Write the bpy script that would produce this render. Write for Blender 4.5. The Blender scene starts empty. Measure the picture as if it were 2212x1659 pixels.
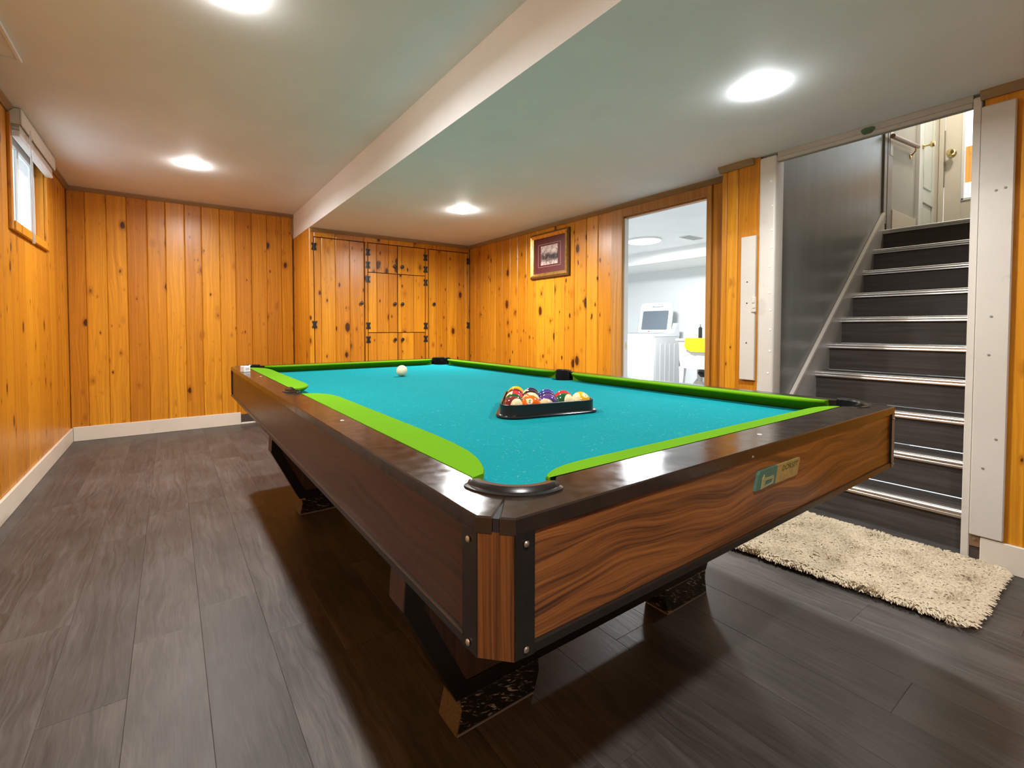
import bpy, bmesh, math, random
import numpy as np
from mathutils import Vector, Matrix

random.seed(7)
S = bpy.context.scene
COL = S.collection
PI = math.pi

# ------------------------------------------------------------------ camera, world, exposure
YAW, PITCH, ROLL = 0.596115, 0.028437, 0.000107
cam_d = bpy.data.cameras.new('camera')
cam = bpy.data.objects.new('camera', cam_d)
COL.objects.link(cam)
fw = Vector((math.sin(YAW)*math.cos(PITCH), math.cos(YAW)*math.cos(PITCH), -math.sin(PITCH)))
rt = Vector((math.cos(YAW), -math.sin(YAW), 0)); up = rt.cross(fw)
M = Matrix((rt, up, -fw)).transposed().to_4x4()
M.translation = Vector((-0.28156, -0.39748, 1.01052))
cam.matrix_world = M
cam_d.sensor_fit = 'HORIZONTAL'; cam_d.sensor_width = 36.0
cam_d.lens = 996.01/2212*36.0
cam_d.shift_x = (1106-1042.82)/2212
cam_d.shift_y = (737.86-829.5)/2212
cam_d.clip_start = 0.02
S.camera = cam

world = bpy.data.worlds.new('sky'); S.world = world
world.use_nodes = True
bg = world.node_tree.nodes['Background']
bg.inputs[0].default_value = (0.80, 0.92, 1.0, 1); bg.inputs[1].default_value = 2.4

S.view_settings.view_transform = 'Standard'
S.view_settings.look = 'None'
S.view_settings.exposure = 0.48
S.view_settings.gamma = 1.0
S.view_settings.use_curve_mapping = False

LAMP_W = 21.0          # each recessed lamp
WARM = (0.96, 0.96, 0.96)
NEUT = (0.94, 0.97, 1.0)
LAUNDRY_W = 74.0
LANDING_W = 23.0

# ------------------------------------------------------------------ materials
def srgb(r, g, b):
    f = lambda c: (c/255/12.92) if c/255 <= .04045 else ((c/255+.055)/1.055)**2.4
    return (f(r), f(g), f(b), 1)

class NT:
    def __init__(s, name):
        s.m = bpy.data.materials.new(name); s.m.use_nodes = True
        s.t = s.m.node_tree; s.n = s.t.nodes; s.b = s.n['Principled BSDF']
    def node(s, kind, **kw):
        n = s.n.new(kind)
        for k, v in kw.items(): setattr(n, k, v)
        return n
    def link(s, a, b): s.t.links.new(a, b)
    def put(s, sock, v):
        if hasattr(v, 'is_linked'): s.link(v, sock)
        else: sock.default_value = v
    def math(s, op, a, b=0.0, c=None, clamp=False):
        n = s.node('ShaderNodeMath', operation=op, use_clamp=clamp)
        s.put(n.inputs[0], a); s.put(n.inputs[1], b)
        if c is not None: s.put(n.inputs[2], c)
        return n.outputs[0]
    def vmath(s, op, a, b=(0, 0, 0)):
        n = s.node('ShaderNodeVectorMath', operation=op)
        s.put(n.inputs[0], a); s.put(n.inputs[1], b)
        return n.outputs[0]
    def coord(s, kind='Object'): return s.node('ShaderNodeTexCoord').outputs[kind]
    def rnd(s): return s.node('ShaderNodeObjectInfo').outputs['Random']
    def sep(s, v):
        n = s.node('ShaderNodeSeparateXYZ'); s.link(v, n.inputs[0]); return n.outputs
    def comb(s, x, y, z):
        n = s.node('ShaderNodeCombineXYZ')
        s.put(n.inputs[0], x); s.put(n.inputs[1], y); s.put(n.inputs[2], z); return n.outputs[0]
    def noise(s, vec, scale=1, detail=3, rough=.55, dist=0):
        n = s.node('ShaderNodeTexNoise'); s.link(vec, n.inputs['Vector'])
        n.inputs['Scale'].default_value = scale; n.inputs['Detail'].default_value = detail
        n.inputs['Roughness'].default_value = rough; n.inputs['Distortion'].default_value = dist
        return n.outputs['Fac']
    def vor(s, vec, scale=1, rand=1.0):
        n = s.node('ShaderNodeTexVoronoi'); s.link(vec, n.inputs['Vector'])
        n.inputs['Scale'].default_value = scale; n.inputs['Randomness'].default_value = rand
        return n.outputs['Distance'], n.outputs['Color']
    def ramp(s, fac, stops, interp='LINEAR'):
        n = s.node('ShaderNodeValToRGB'); s.link(fac, n.inputs[0])
        r = n.color_ramp; r.interpolation = interp
        while len(r.elements) < len(stops): r.elements.new(0.5)
        for e, (p, c) in zip(r.elements, stops):
            e.position = p; e.color = c if len(c) == 4 else (*c, 1)
        return n.outputs[0]
    def mix(s, fac, a, b, mode='MIX'):
        n = s.node('ShaderNodeMix', data_type='RGBA', blend_type=mode)
        s.put(n.inputs[0], fac)
        for sk, v in ((n.inputs[6], a), (n.inputs[7], b)):
            if hasattr(v, 'is_linked'): s.link(v, sk)
            else: sk.default_value = v if len(v) == 4 else (*v, 1)
        return n.outputs[2]
    def mapr(s, v, a, b, c, d):
        n = s.node('ShaderNodeMapRange'); s.link(v, n.inputs[0])
        for i, x in enumerate((a, b, c, d)): n.inputs[i+1].default_value = x
        return n.outputs[0]
    def bump(s, h, strength=.2, dist=.002):
        n = s.node('ShaderNodeBump'); n.inputs['Strength'].default_value = strength
        n.inputs['Distance'].default_value = dist; s.link(h, n.inputs['Height'])
        s.link(n.outputs[0], s.b.inputs['Normal'])
    def base(s, c): s.put(s.b.inputs['Base Color'], c)
    def rough(s, r): s.put(s.b.inputs['Roughness'], r)

def plain(name, color, rough=.5, metal=0.0, spec=.5, mottle=0.0, mscale=20, coat=0.0):
    t = NT(name)
    if mottle:
        f = t.noise(t.coord(), mscale, 4)
        dark = tuple(c*(1-mottle) for c in color[:3]); lite = tuple(min(1, c*(1+mottle*.5)) for c in color[:3])
        t.base(t.ramp(f, [(.3, dark), (.7, lite)]))
    else: t.base(color)
    t.rough(rough); t.b.inputs['Metallic'].default_value = metal
    t.b.inputs['Specular IOR Level'].default_value = spec
    if coat: t.b.inputs['Coat Weight'].default_value = coat; t.b.inputs['Coat Roughness'].default_value = .08
    return t.m

def emit(name, color, strength):
    t = NT(name); t.base((0.9, 0.9, 0.9, 1))
    t.b.inputs['Emission Color'].default_value = (*color, 1); t.b.inputs['Emission Strength'].default_value = strength
    return t.m

def pine(name, lo, hi, knots=1.0, rough=.33, less=.50):
    """varnished knotty pine, grain along local Z, every board its own piece of tree"""
    t = NT(name)
    p = t.vmath('ADD', t.coord(), t.vmath('MULTIPLY', t.comb(t.rnd(), t.rnd(), t.rnd()), (37, 53, 91)))
    x, y, z = t.sep(p)
    ac = t.math('ADD', x, y)
    # knots
    kv = t.comb(t.math('MULTIPLY', ac, 9.0), t.math('MULTIPLY', z, 4.8), 0)
    d, c = t.vor(kv, 1.0, 1.0)
    cr = t.sep(c)
    size = t.math('MULTIPLY', t.math('SUBTRACT', cr[0], less), .40 if knots else 0.0)
    kn = t.math('SUBTRACT', size, d)
    wob = t.noise(t.comb(t.math('MULTIPLY', ac, 60), t.math('MULTIPLY', z, 40), 0), 1, 2)
    kn = t.math('ADD', kn, t.math('MULTIPLY', t.math('SUBTRACT', wob, .5), .10))
    d2, c2 = t.vor(t.comb(t.math('MULTIPLY', ac, 21), t.math('ADD', t.math('MULTIPLY', z, 9), 40), 7), 1.0, 1.0)
    k2 = t.math('SUBTRACT', t.math('MULTIPLY', t.math('SUBTRACT', t.sep(c2)[1], less+.12), .42 if knots else 0.0), d2)
    k2 = t.math('ADD', k2, t.math('MULTIPLY', t.math('SUBTRACT', wob, .5), .14))
    kn = t.math('MAXIMUM', kn, k2)
    core = t.mapr(kn, 0.0, 0.05, 0, 1)
    halo = t.mapr(kn, -0.16, 0.03, 0, 1)
    # grain bends round the knots
    bend = t.math('MULTIPLY', halo, .018)
    big = t.noise(t.comb(t.math('MULTIPLY', ac, 3.0), t.math('MULTIPLY', z, .9), 0), 1, 3)
    ga = t.math('ADD', t.math('ADD', ac, bend), t.math('MULTIPLY', big, .10))
    g1 = t.noise(t.comb(t.math('MULTIPLY', ga, 62), t.math('MULTIPLY', z, .8), 0), 1, 3, .6)
    g2 = t.noise(t.comb(t.math('MULTIPLY', ac, 240), t.math('MULTIPLY', z, 5), 0), 1, 2, .6)
    f = t.math('ADD', t.math('MULTIPLY', g1, .75), t.math('MULTIPLY', g2, .25))
    base = t.ramp(f, [(.30, lo), (.50, tuple((a+b)/2 for a, b in zip(lo, hi))), (.68, hi)])
    tint = t.mapr(t.rnd(), 0, 1, .82, 1.12)
    base = t.mix(1.0, base, t.comb(tint, t.math('POWER', tint, 1.5), t.math('POWER', tint, 1.6)), 'MULTIPLY')
    base = t.mix(t.math('MULTIPLY', halo, .55), base, (lo[0]*.55, lo[1]*.35, lo[2]*.4))
    base = t.mix(t.math('MULTIPLY', core, .93), base, (.045, .012, .004))
    # fine dark checks
    st = t.noise(t.comb(t.math('MULTIPLY', ac, 55), t.math('MULTIPLY', z, 3.2), 5), 1, 2)
    base = t.mix(t.math('MULTIPLY', t.mapr(st, .70, .78, 0, 1), .65), base, (lo[0]*.35, lo[1]*.22, lo[2]*.3))
    t.base(base); t.rough(rough)
    t.b.inputs['Specular IOR Level'].default_value = .4
    t.bump(f, .12, .001)
    return t.m

def wood(name, axis, stops, scale=(1.3, 22), rough=.3, fine=130, spec=.5, dist=1.2, rnd=True, diff=False):
    """wood grain running along one local axis"""
    t = NT(name)
    p = t.coord()
    if rnd: p = t.vmath('ADD', p, t.vmath('MULTIPLY', t.comb(t.rnd(), t.rnd(), t.rnd()), (31, 47, 73)))
    x, y, z = t.sep(p)
    al = {'X': x, 'Y': y, 'Z': z}[axis]
    o = [v for k, v in (('X', x), ('Y', y), ('Z', z)) if k != axis]
    ac = t.math('SUBTRACT' if diff else 'ADD', o[0], o[1])
    low = t.noise(t.comb(t.math('MULTIPLY', ac, 5), t.math('MULTIPLY', al, 1.6), 0), 1, 2)
    aw = t.math('ADD', ac, t.math('MULTIPLY', low, .09*dist))
    g1 = t.noise(t.comb(t.math('MULTIPLY', aw, scale[1]), t.math('MULTIPLY', al, scale[0]), 0), 1, 4, .62)
    g2 = t.noise(t.comb(t.math('MULTIPLY', aw, fine), t.math('MULTIPLY', al, 4), 3), 1, 3, .6)
    f = t.math('ADD', t.math('MULTIPLY', g1, .62), t.math('MULTIPLY', g2, .38))
    t.base(t.ramp(f, stops)); t.rough(rough)
    t.b.inputs['Specular IOR Level'].default_value = spec
    t.bump(f, .08, .001)
    return t.m

PINE = pine('knotty_pine', (.46, .160, .008), (.73, .305, .017))
PINE_K = pine('very_knotty_pine', (.46, .160, .008), (.73, .305, .017), less=.34)
PINE_TRIM = pine('pine_casing', (.36, .150, .028), (.58, .27, .05), knots=0, rough=.4)
PINE_BACK = plain('pine_backing', (.10, .03, .005, 1), .7)
CROWN = wood('crown_wood', 'Y', [(.3, (.22, .12, .045)), (.7, (.36, .22, .095))], rough=.45)
CROWN_X = wood('crown_wood_x', 'X', [(.3, (.22, .12, .045)), (.7, (.36, .22, .095))], rough=.45)

def floor_mat():
    t = NT('vinyl_plank')
    p = t.vmath('ADD', t.coord(), t.vmath('MULTIPLY', t.comb(t.rnd(), t.rnd(), t.rnd()), (13, 29, 57)))
    x, y, z = t.sep(p)
    low = t.noise(t.comb(t.math('MULTIPLY', x, 7), t.math('MULTIPLY', y, 2.2), 0), 1, 3, .6)
    xw = t.math('ADD', x, t.math('MULTIPLY', low, .12))
    g1 = t.noise(t.comb(t.math('MULTIPLY', xw, 70), t.math('MULTIPLY', y, 2.0), 0), 1, 4, .65)
    g2 = t.noise(t.comb(t.math('MULTIPLY', x, 260), t.math('MULTIPLY', y, 9), 2), 1, 3, .6)
    bl = t.noise(t.comb(t.math('MULTIPLY', x, 5), t.math('MULTIPLY', y, 2.5), 9), 1, 3, .6)
    f = t.math('ADD', t.math('ADD', t.math('MULTIPLY', g1, .45), t.math('MULTIPLY', g2, .2)), t.math('MULTIPLY', bl, .35))
    c = t.ramp(f, [(.32, (.030, .026, .0225)), (.48, (.069, .060, .053)), (.68, (.132, .117, .105))])
    k = t.mapr(t.rnd(), 0, 1, .86, 1.10)
    c = t.mix(1.0, c, t.comb(k, k, k), 'MULTIPLY')
    t.base(c); t.rough(t.mapr(g1, .3, .7, .40, .54))
    t.b.inputs['Specular IOR Level'].default_value = .35
    t.bump(f, .25, .0015)
    return t.m
FLOOR = floor_mat()
STAIRWOOD = wood('stair_vinyl', 'Y', [(.3, (.030, .023, .019)), (.5, (.060, .049, .042)), (.72, (.105, .088, .076))], scale=(1.8, 55), fine=220, rough=.45, dist=.6)

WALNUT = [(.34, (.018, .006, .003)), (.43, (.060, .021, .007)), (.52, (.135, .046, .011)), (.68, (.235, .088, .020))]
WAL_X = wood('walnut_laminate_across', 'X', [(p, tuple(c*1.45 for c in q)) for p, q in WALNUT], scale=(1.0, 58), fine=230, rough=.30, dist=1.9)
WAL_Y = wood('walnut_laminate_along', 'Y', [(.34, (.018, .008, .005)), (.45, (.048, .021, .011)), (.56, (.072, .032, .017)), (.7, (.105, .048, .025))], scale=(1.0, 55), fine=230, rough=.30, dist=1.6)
WAL_Z = wood('walnut_laminate_upright', 'Z', WALNUT, scale=(.8, 75), fine=230, rough=.34, dist=.25, diff=True)
WAL_LEG = wood('walnut_leg', 'Z', [(.28, (.020, .009, .005)), (.5, (.062, .030, .016)), (.75, (.115, .062, .034))], scale=(1.2, 45), fine=160, rough=.45, dist=.4)
RAWWOOD = plain('raw_particle_board', (.155, .115, .072, 1), .8, mottle=.35, mscale=180)

def rail_mat():
    t = NT('dark_rail_laminate')
    c = t.coord()
    f = t.noise(c, 9, 4)
    t.base(t.ramp(f, [(.3, (.016, .0095, .0065)), (.7, (.030, .019, .013))]))
    t.rough(t.mapr(t.noise(c, 35, 4), .35, .7, .13, .24))
    t.b.inputs['Specular IOR Level'].default_value = .55
    t.bump(t.noise(c, 420, 2), .05, .0006)
    return t.m
RAIL = rail_mat()
BLACKTRIM = plain('black_trim', (.012, .009, .007, 1), .30, mottle=.3, mscale=40)
BLACKMATTE = plain('black_under_frame', (.010, .008, .007, 1), .7)
IRON = plain('black_pocket_rim', (.012, .010, .009, 1), .27, mottle=.4, mscale=60)
LINER = plain('black_pocket_liner', (.004, .004, .004, 1), .75, spec=.2)
STEEL = plain('screw_steel', (.62, .60, .56, 1), .3, 1.0)
IVORY = plain('ivory_sight', (.80, .76, .66, 1), .4)

def scuff_mat():
    t = NT('scuffed_black_foot')
    c = t.coord(); x, y, z = t.sep(c)
    n = t.noise(t.comb(t.math('MULTIPLY', x, 16), t.math('MULTIPLY', y, 16), t.math('ADD', t.math('MULTIPLY', z, 70), t.math('MULTIPLY', x, 25))), 1, 4, .7, 2.2)
    edge = t.mapr(z, 0.0, 0.010, 1, 0)
    m = t.math('MAXIMUM', t.mapr(n, .57, .63, 0, .8), t.math('MULTIPLY', edge, .9))
    t.base(t.mix(m, (.010, .009, .008), (.55, .50, .43))); t.rough(.35)
    return t.m
SCUFF = scuff_mat()

def cloth(name, color, speck=.0, fuzz=.12):
    t = NT(name)
    c = t.coord()
    n = t.noise(c, 700, 2, .6); m = t.noise(c, 4, 3)
    k = t.math('ADD', t.mapr(n, .3, .7, .90, 1.08), t.math('MULTIPLY', t.math('SUBTRACT', m, .5), fuzz))
    col = t.mix(1.0, color, t.comb(k, k, k), 'MULTIPLY')
    if speck:
        x, y, z = t.sep(c)
        s = t.noise(t.comb(t.math('MULTIPLY', x, 60), t.math('MULTIPLY', y, 95), 0), 1, 3, .7, 2.0)
        col = t.mix(t.math('MULTIPLY', t.mapr(s, .63, .74, 0, 1), speck), col, (.45, .75, .72))
    t.base(col); t.rough(.95)
    t.b.inputs['Specular IOR Level'].default_value = .05
    t.bump(n, .25, .0008)
    return t.m
BEDCLOTH = cloth('turquoise_bed_cloth', (.003, .195, .215, 1), speck=.40)
CUSHCLOTH = cloth('green_cushion_cloth', (.105, .265, .005, 1))

def ceil_mat():
    t = NT('ceiling_paint'); c = t.coord()
    f = t.noise(c, 3, 4)
    t.base(t.ramp(f, [(.3, (.78, .80, .81)), (.7, (.83, .85, .86))])); t.rough(.65)
    t.b.inputs['Specular IOR Level'].default_value = .3
    t.bump(t.noise(c, 55, 4), .10, .002)
    return t.m
CEIL = ceil_mat()
def cream_mat(name, c, dirt=.5):
    t = NT(name); p = t.coord()
    n = t.noise(p, 14, 5, .65, .6); v = t.noise(p, 2.5, 3)
    base = t.ramp(v, [(.3, tuple(x*.90 for x in c)), (.7, c)])
    t.base(t.mix(t.math('MULTIPLY', t.mapr(n, .62, .74, 0, 1), dirt), base, tuple(x*.68 for x in c)))
    t.rough(.45); t.bump(t.noise(p, 60, 4), .15, .0015)
    return t.m
CREAM = cream_mat('cream_painted_wood', (.74, .66, .54))
WHITEPOST = cream_mat('white_painted_post', (.66, .605, .525))
HEADER = cream_mat('worn_header_paint', (.46, .41, .35), .8)
GREYWALL = NT('grey_stair_wall')
_c = GREYWALL.coord(); _x, _y, _z = GREYWALL.sep(_c)
_n = GREYWALL.noise(GREYWALL.comb(GREYWALL.math('MULTIPLY', _x, 9), GREYWALL.math('MULTIPLY', _z, 1.2), 0), 1, 4)
GREYWALL.base(GREYWALL.ramp(_n, [(.3, (.215, .215, .20)), (.7, (.255, .255, .245))])); GREYWALL.rough(.36); GREYWALL.b.inputs['Specular IOR Level'].default_value = .6
GREYWALL.bump(_n, .15, .004)
GREYWALL = GREYWALL.m
TAUPE = cream_mat('taupe_trim_paint', (.30, .27, .235), .3)
SKIRT = cream_mat('pale_grey_skirt', (.47, .45, .42), .3)
LANDWALL = plain('landing_wall_paint', (.46, .44, .38, 1), .6, mottle=.06, mscale=6)
CREAMDOOR = plain('cream_door_paint', (.70, .64, .54, 1), .45, mottle=.06, mscale=5)
MINTDOOR = plain('pale_mint_door_paint', (.68, .71, .64, 1), .4)
WHITE = plain('white_paint', (.80, .80, .79, 1), .5)
LAUNDRYWALL = plain('laundry_wall_white', (.76, .79, .79, 1), .7)
APPL = plain('white_enamel', (.68, .70, .73, 1), .25)
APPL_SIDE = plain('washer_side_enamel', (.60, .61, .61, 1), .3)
SINKW = plain('white_plastic_sink', (.70, .69, .66, 1), .45)
ALU = plain('brushed_aluminium', (.80, .78, .75, 1), .27, 1.0)
CHROME = plain('chrome', (.8, .8, .8, 1), .12, 1.0)
BRASS = plain('brass', (.72, .55, .26, 1), .22, 1.0)
BLACKIRON = plain('black_hinge_iron', (.010, .009, .009, 1), .45)
BLACKPIPE = plain('black_pipe', (.02, .02, .022, 1), .45)
YELLOW = cloth('yellow_cloth', (.90, .72, .02, 1))
LENS_W = emit('warm_lamp_lens', (1.0, .97, .92), 125)
LENS_N = emit('neutral_lamp_lens', (.95, .98, 1.0), 70)
LENS_L = emit('laundry_lamp_lens', (1.0, .98, .93), 6)
GOLD = plain('gilt_frame', (.75, .48, .14, 1), .32, .85, mottle=.3, mscale=30)
DARKGOLD = plain('dark_gilt_edge', (.16, .075, .022, 1), .45, .4)
BURG = plain('burgundy_mat', (.10, .016, .014, 1), .55)
PINKLINE = plain('pink_mat_line', (.40, .20, .18, 1), .5)
def print_mat():
    t = NT('sepia_street_print'); c = t.coord(); x, y, z = t.sep(c)
    n = t.noise(t.comb(t.math('MULTIPLY', y, 26), t.math('MULTIPLY', z, 26), 0), 1, 4, .65, .8)
    h = t.mapr(z, -.09, .09, 0, 1)
    band = t.math('MULTIPLY', t.mapr(t.math('ABSOLUTE', t.math('SUBTRACT', h, .40)), .05, .28, .34, 0), 1.0)
    f = t.math('SUBTRACT', t.math('ADD', n, .05), band)
    t.base(t.ramp(f, [(.22, (.03, .022, .02)), (.42, (.20, .14, .125)), (.58, (.52, .40, .35)), (.75, (.62, .50, .44))])); t.rough(.5)
    return t.m
PRINT = print_mat()
GLASS = NT('window_glass'); GLASS.base((1, 1, 1, 1)); GLASS.rough(0.0); GLASS.b.inputs['Transmission Weight'].default_value = 1.0; GLASS.b.inputs['IOR'].default_value = 1.08
GLASS = GLASS.m
CLEAR = NT('clear_rod'); CLEAR.base((.95, .97, 1, 1)); CLEAR.rough(.1); CLEAR.b.inputs['Transmission Weight'].default_value = .6
CLEAR = CLEAR.m
GALV = plain('galvanised_window_well', (.55, .60, .66, 1), .5, mottle=.25, mscale=6)

# ------------------------------------------------------------------ mesh helpers
def B(): return bmesh.new()

def box(bm, x0, x1, y0, y1, z0, z1, bev=0.0, seg=1):
    vs = [bm.verts.new((x, y, z)) for x in (x0, x1) for y in (y0, y1) for z in (z0, z1)]
    q = [(0, 1, 3, 2), (4, 6, 7, 5), (0, 4, 5, 1), (2, 3, 7, 6), (0, 2, 6, 4), (1, 5, 7, 3)]
    fs = [bm.faces.new([vs[i] for i in f]) for f in q]
    if bev:
        es = {e for f in fs for e in f.edges}
        bmesh.ops.bevel(bm, geom=list(es), offset=bev, segments=seg, profile=.5, affect='EDGES')
    return bm

def prism(bm, pts, axis, a0, a1, bev=0.0):
    """polygon pts in the plane normal to axis, extruded from a0 to a1. plane coords: x:(y,z) y:(x,z) z:(x,y)"""
    def P(p, a): return {'x': (a, p[0], p[1]), 'y': (p[0], a, p[1]), 'z': (p[0], p[1], a)}[axis]
    lo = [bm.verts.new(P(p, a0)) for p in pts]; hi = [bm.verts.new(P(p, a1)) for p in pts]
    n = len(pts); fs = [bm.faces.new(lo), bm.faces.new(hi)]
    for i in range(n): fs.append(bm.faces.new((lo[i], lo[(i+1) % n], hi[(i+1) % n], hi[i])))
    if bev:
        es = [e for e in fs[1].edges] + [e for e in fs[0].edges]
        bmesh.ops.bevel(bm, geom=es, offset=bev, segments=1, profile=.5, affect='EDGES')
    return bm

def loft(bm, rings, closed=True, caps=True):
    R = [[bm.verts.new(p) for p in r] for r in rings]
    n = len(R[0])
    for a, b in zip(R, R[1:]):
        for i in range(n if closed else n-1): bm.faces.new((a[i], a[(i+1) % n], b[(i+1) % n], b[i]))
    if caps and closed: bm.faces.new(R[0]); bm.faces.new(R[-1])
    return bm

def tube(bm, pts, r, n=8, caps=True):
    pts = [Vector(p) for p in pts]; rings = []
    for i, p in enumerate(pts):
        d = (pts[min(i+1, len(pts)-1)]-pts[max(i-1, 0)]).normalized()
        a = Vector((0, 0, 1)) if abs(d.z) < .9 else Vector((1, 0, 0))
        u = d.cross(a).normalized(); v = d.cross(u)
        rr = r[i] if isinstance(r, (list, tuple)) else r
        rings.append([p+(u*math.cos(2*PI*k/n)+v*math.sin(2*PI*k/n))*rr for k in range(n)])
    return loft(bm, rings, True, caps)

def lathe(bm, prof, c=(0, 0, 0), axis='z', n=20, capends=True):
    c = Vector(c); rings = []
    for r, h in prof:
        ring = []
        for k in range(n):
            a, b = r*math.cos(2*PI*k/n), r*math.sin(2*PI*k/n)
            ring.append(c+Vector({'z': (a, b, h), 'y': (a, h, b), 'x': (h, a, b)}[axis]))
        rings.append(ring)
    return loft(bm, rings, True, capends)

def mesh_of(name, bm, m, smooth=True, ang=.6):
    bmesh.ops.recalc_face_normals(bm, faces=bm.faces[:])
    me = bpy.data.meshes.new(name); bm.to_mesh(me); bm.free()
    me.materials.append(m)
    if smooth:
        me.shade_smooth(); me.set_sharp_from_angle(angle=ang)
    return me

def link(name, me, parent=None, loc=(0, 0, 0), rot=(0, 0, 0)):
    o = bpy.data.objects.new(name, me); COL.objects.link(o)
    o.parent = parent; o.location = loc; o.rotation_euler = rot
    return o

def obj(name, bm, m, parent=None, loc=(0, 0, 0), rot=(0, 0, 0), smooth=True, ang=.6):
    return link(name, mesh_of(name, bm, m, smooth, ang), parent, loc, rot)

def tag(o, label, cat, group=None, kind=None):
    o['label'] = label; o['category'] = cat
    if group: o['group'] = group
    if kind: o['kind'] = kind
    return o

def struct(name, bm, m, label=None):
    o = obj(name, bm, m); o['kind'] = 'structure'
    if label: o['label'] = label
    return o

def thing(name, label, cat, loc=(0, 0, 0), rot=(0, 0, 0), group=None):
    o = bpy.data.objects.new(name, None); COL.objects.link(o)
    o.location = loc; o.rotation_euler = rot; o.empty_display_size = .1
    return tag(o, label, cat, group)

def text_mesh(s, size, name):
    cu = bpy.data.curves.new(name, 'FONT'); cu.body = s; cu.size = size
    cu.align_x = 'CENTER'; cu.align_y = 'CENTER'; cu.resolution_u = 3
    o = bpy.data.objects.new(name, cu); COL.objects.link(o)
    me = bpy.data.meshes.new_from_object(o)
    bpy.data.objects.remove(o); bpy.data.curves.remove(cu)
    return me

# ------------------------------------------------------------------ room numbers
XL, YB, H1, H2 = -1.0247, 5.044, 2.265, 2.005
XB, YC, XR, XP = 0.868, 4.348, 2.744, 2.570     # bulkhead face, cupboard wall, laundry wall, stair-side wall
YF = -2.7
TB = .012                                        # board thickness

# ------------------------------------------------------------------ floor
bm = B(); box(bm, -1.25, 2.80, YF-.1, 5.30, -.12, -.009)
floor = struct('floor', bm, BLACKMATTE, 'grey brown wood plank vinyl floor')
_pl = {}
def floor_plank(w, l):
    k = (round(w, 4), round(l, 4))
    if k not in _pl:
        bm = B(); g = .0002; e = .0008
        ring = lambda i, z: [(g+i, g+i, z), (w-g-i, g+i, z), (w-g-i, l-g-i, z), (g+i, l-g-i, z)]
        loft(bm, [ring(0, -.008), ring(0, -e*.6), ring(e, 0)])
        _pl[k] = mesh_of('plank', bm, FLOOR, False)
    return _pl[k]
PW, PL_ = .1850, 1.22
offs = {0: 1.53, -1: 1.43, -2: 1.78-.61, 8: -.02}
k = -5
rf = random.Random(3)
while True:
    x0 = -.209+PW*k; x1 = x0+PW
    if x0 > 2.72: break
    a, b = max(x0, XL), min(x1, 2.705)
    if b-a > .01:
        y = offs.get(k, rf.uniform(0, PL_)); y -= PL_*math.ceil((y-YF)/PL_)
        while y < YB:
            y0, y1 = max(y, YF), min(y+PL_, YB)
            if y1-y0 > .02: link('plank', floor_plank(b-a, y1-y0), floor, (a, y0, 0))
            y += PL_
    k += 1

# ------------------------------------------------------------------ ceiling with dropped part
bm = B()
prism(bm, [(-1.25, H1), (XB, H1), (XB, H2), (2.66, H2), (2.66, 2.45), (-1.25, 2.45)], 'y', YF-.1, 5.30)
box(bm, 2.66, 2.80, .93, 5.30, H2, 2.45)
ceiling = struct('ceiling', bm, CEIL, 'white ceiling that steps down along a bulkhead')

# ------------------------------------------------------------------ boards on the walls
_bd = {}
def board(w, h, face, mat):
    key = (round(w, 3), round(h, 3), face, mat.name)
    if key not in _bd:
        bm = B(); g = .0009; c = .0065; d = TB
        # section in (across, depth); depth 0 = front face
        sec = [(g, d), (g, c*.8), (g+c, 0), (w-g-c, 0), (w-g, c*.8), (w-g, d)]
        f = {'+x': lambda a, t, z: (-t, a, z), '-x': lambda a, t, z: (t, a, z), '-y': lambda a, t, z: (a, t, z), '+y': lambda a, t, z: (a, -t, z)}[face]
        loft(bm, [[f(a, t, z) for a, t in sec] for z in (0, h)])
        _bd[key] = mesh_of('plank', bm, mat, False)
    return _bd[key]
def boards(parent, face, plane, edges, z0, z1, mat=None, holes=(), name='plank'):
    mat = mat or PINE
    for a, b in zip(edges, edges[1:]):
        spans = [(z0, z1)]
        for (h0, h1, hz0, hz1) in holes:
            if a >= h0-1e-4 and b <= h1+1e-4:
                spans = [s for (p, q) in spans for s in ((p, min(q, hz0)), (max(p, hz1), q)) if s[1]-s[0] > .01]
        for p, q in spans:
            loc = (plane, a, p) if 'x' in face else (a, plane, p)
            link(name, board(b-a, q-p, face, mat), parent, loc)

# left wall, with the window opening
WY0, WY1, WZ0, WZ1 = 3.30, 4.20, 1.62, 2.20
bm = B(); x0, x1 = -1.10, XL-TB-.0005
box(bm, x0, x1, YF-.1, WY0, -.1, H1+.1); box(bm, x0, x1, WY1, 5.30, -.1, H1+.1)
box(bm, x0, x1, WY0, WY1, -.1, WZ0); box(bm, x0, x1, WY0, WY1, WZ1, H1+.1)
wall_left = struct('wall_left', bm, PINE_BACK, 'knotty pine board wall with the small window')
e = [WY0]; rl = random.Random(11)
while e[0] > YF: e.insert(0, e[0]-rl.choice((.115, .14, .148, .152, .16)))
e += [3.45, 3.60, 3.75, 3.90, 4.05, 4.20, 4.321, 4.492, 4.64, 4.76, 4.879, YB]
e[0] = max(e[0], YF)
boards(wall_left, '+x', XL, e, .105, H1-.002, holes=[(WY0, WY1, WZ0, WZ1)])

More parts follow.
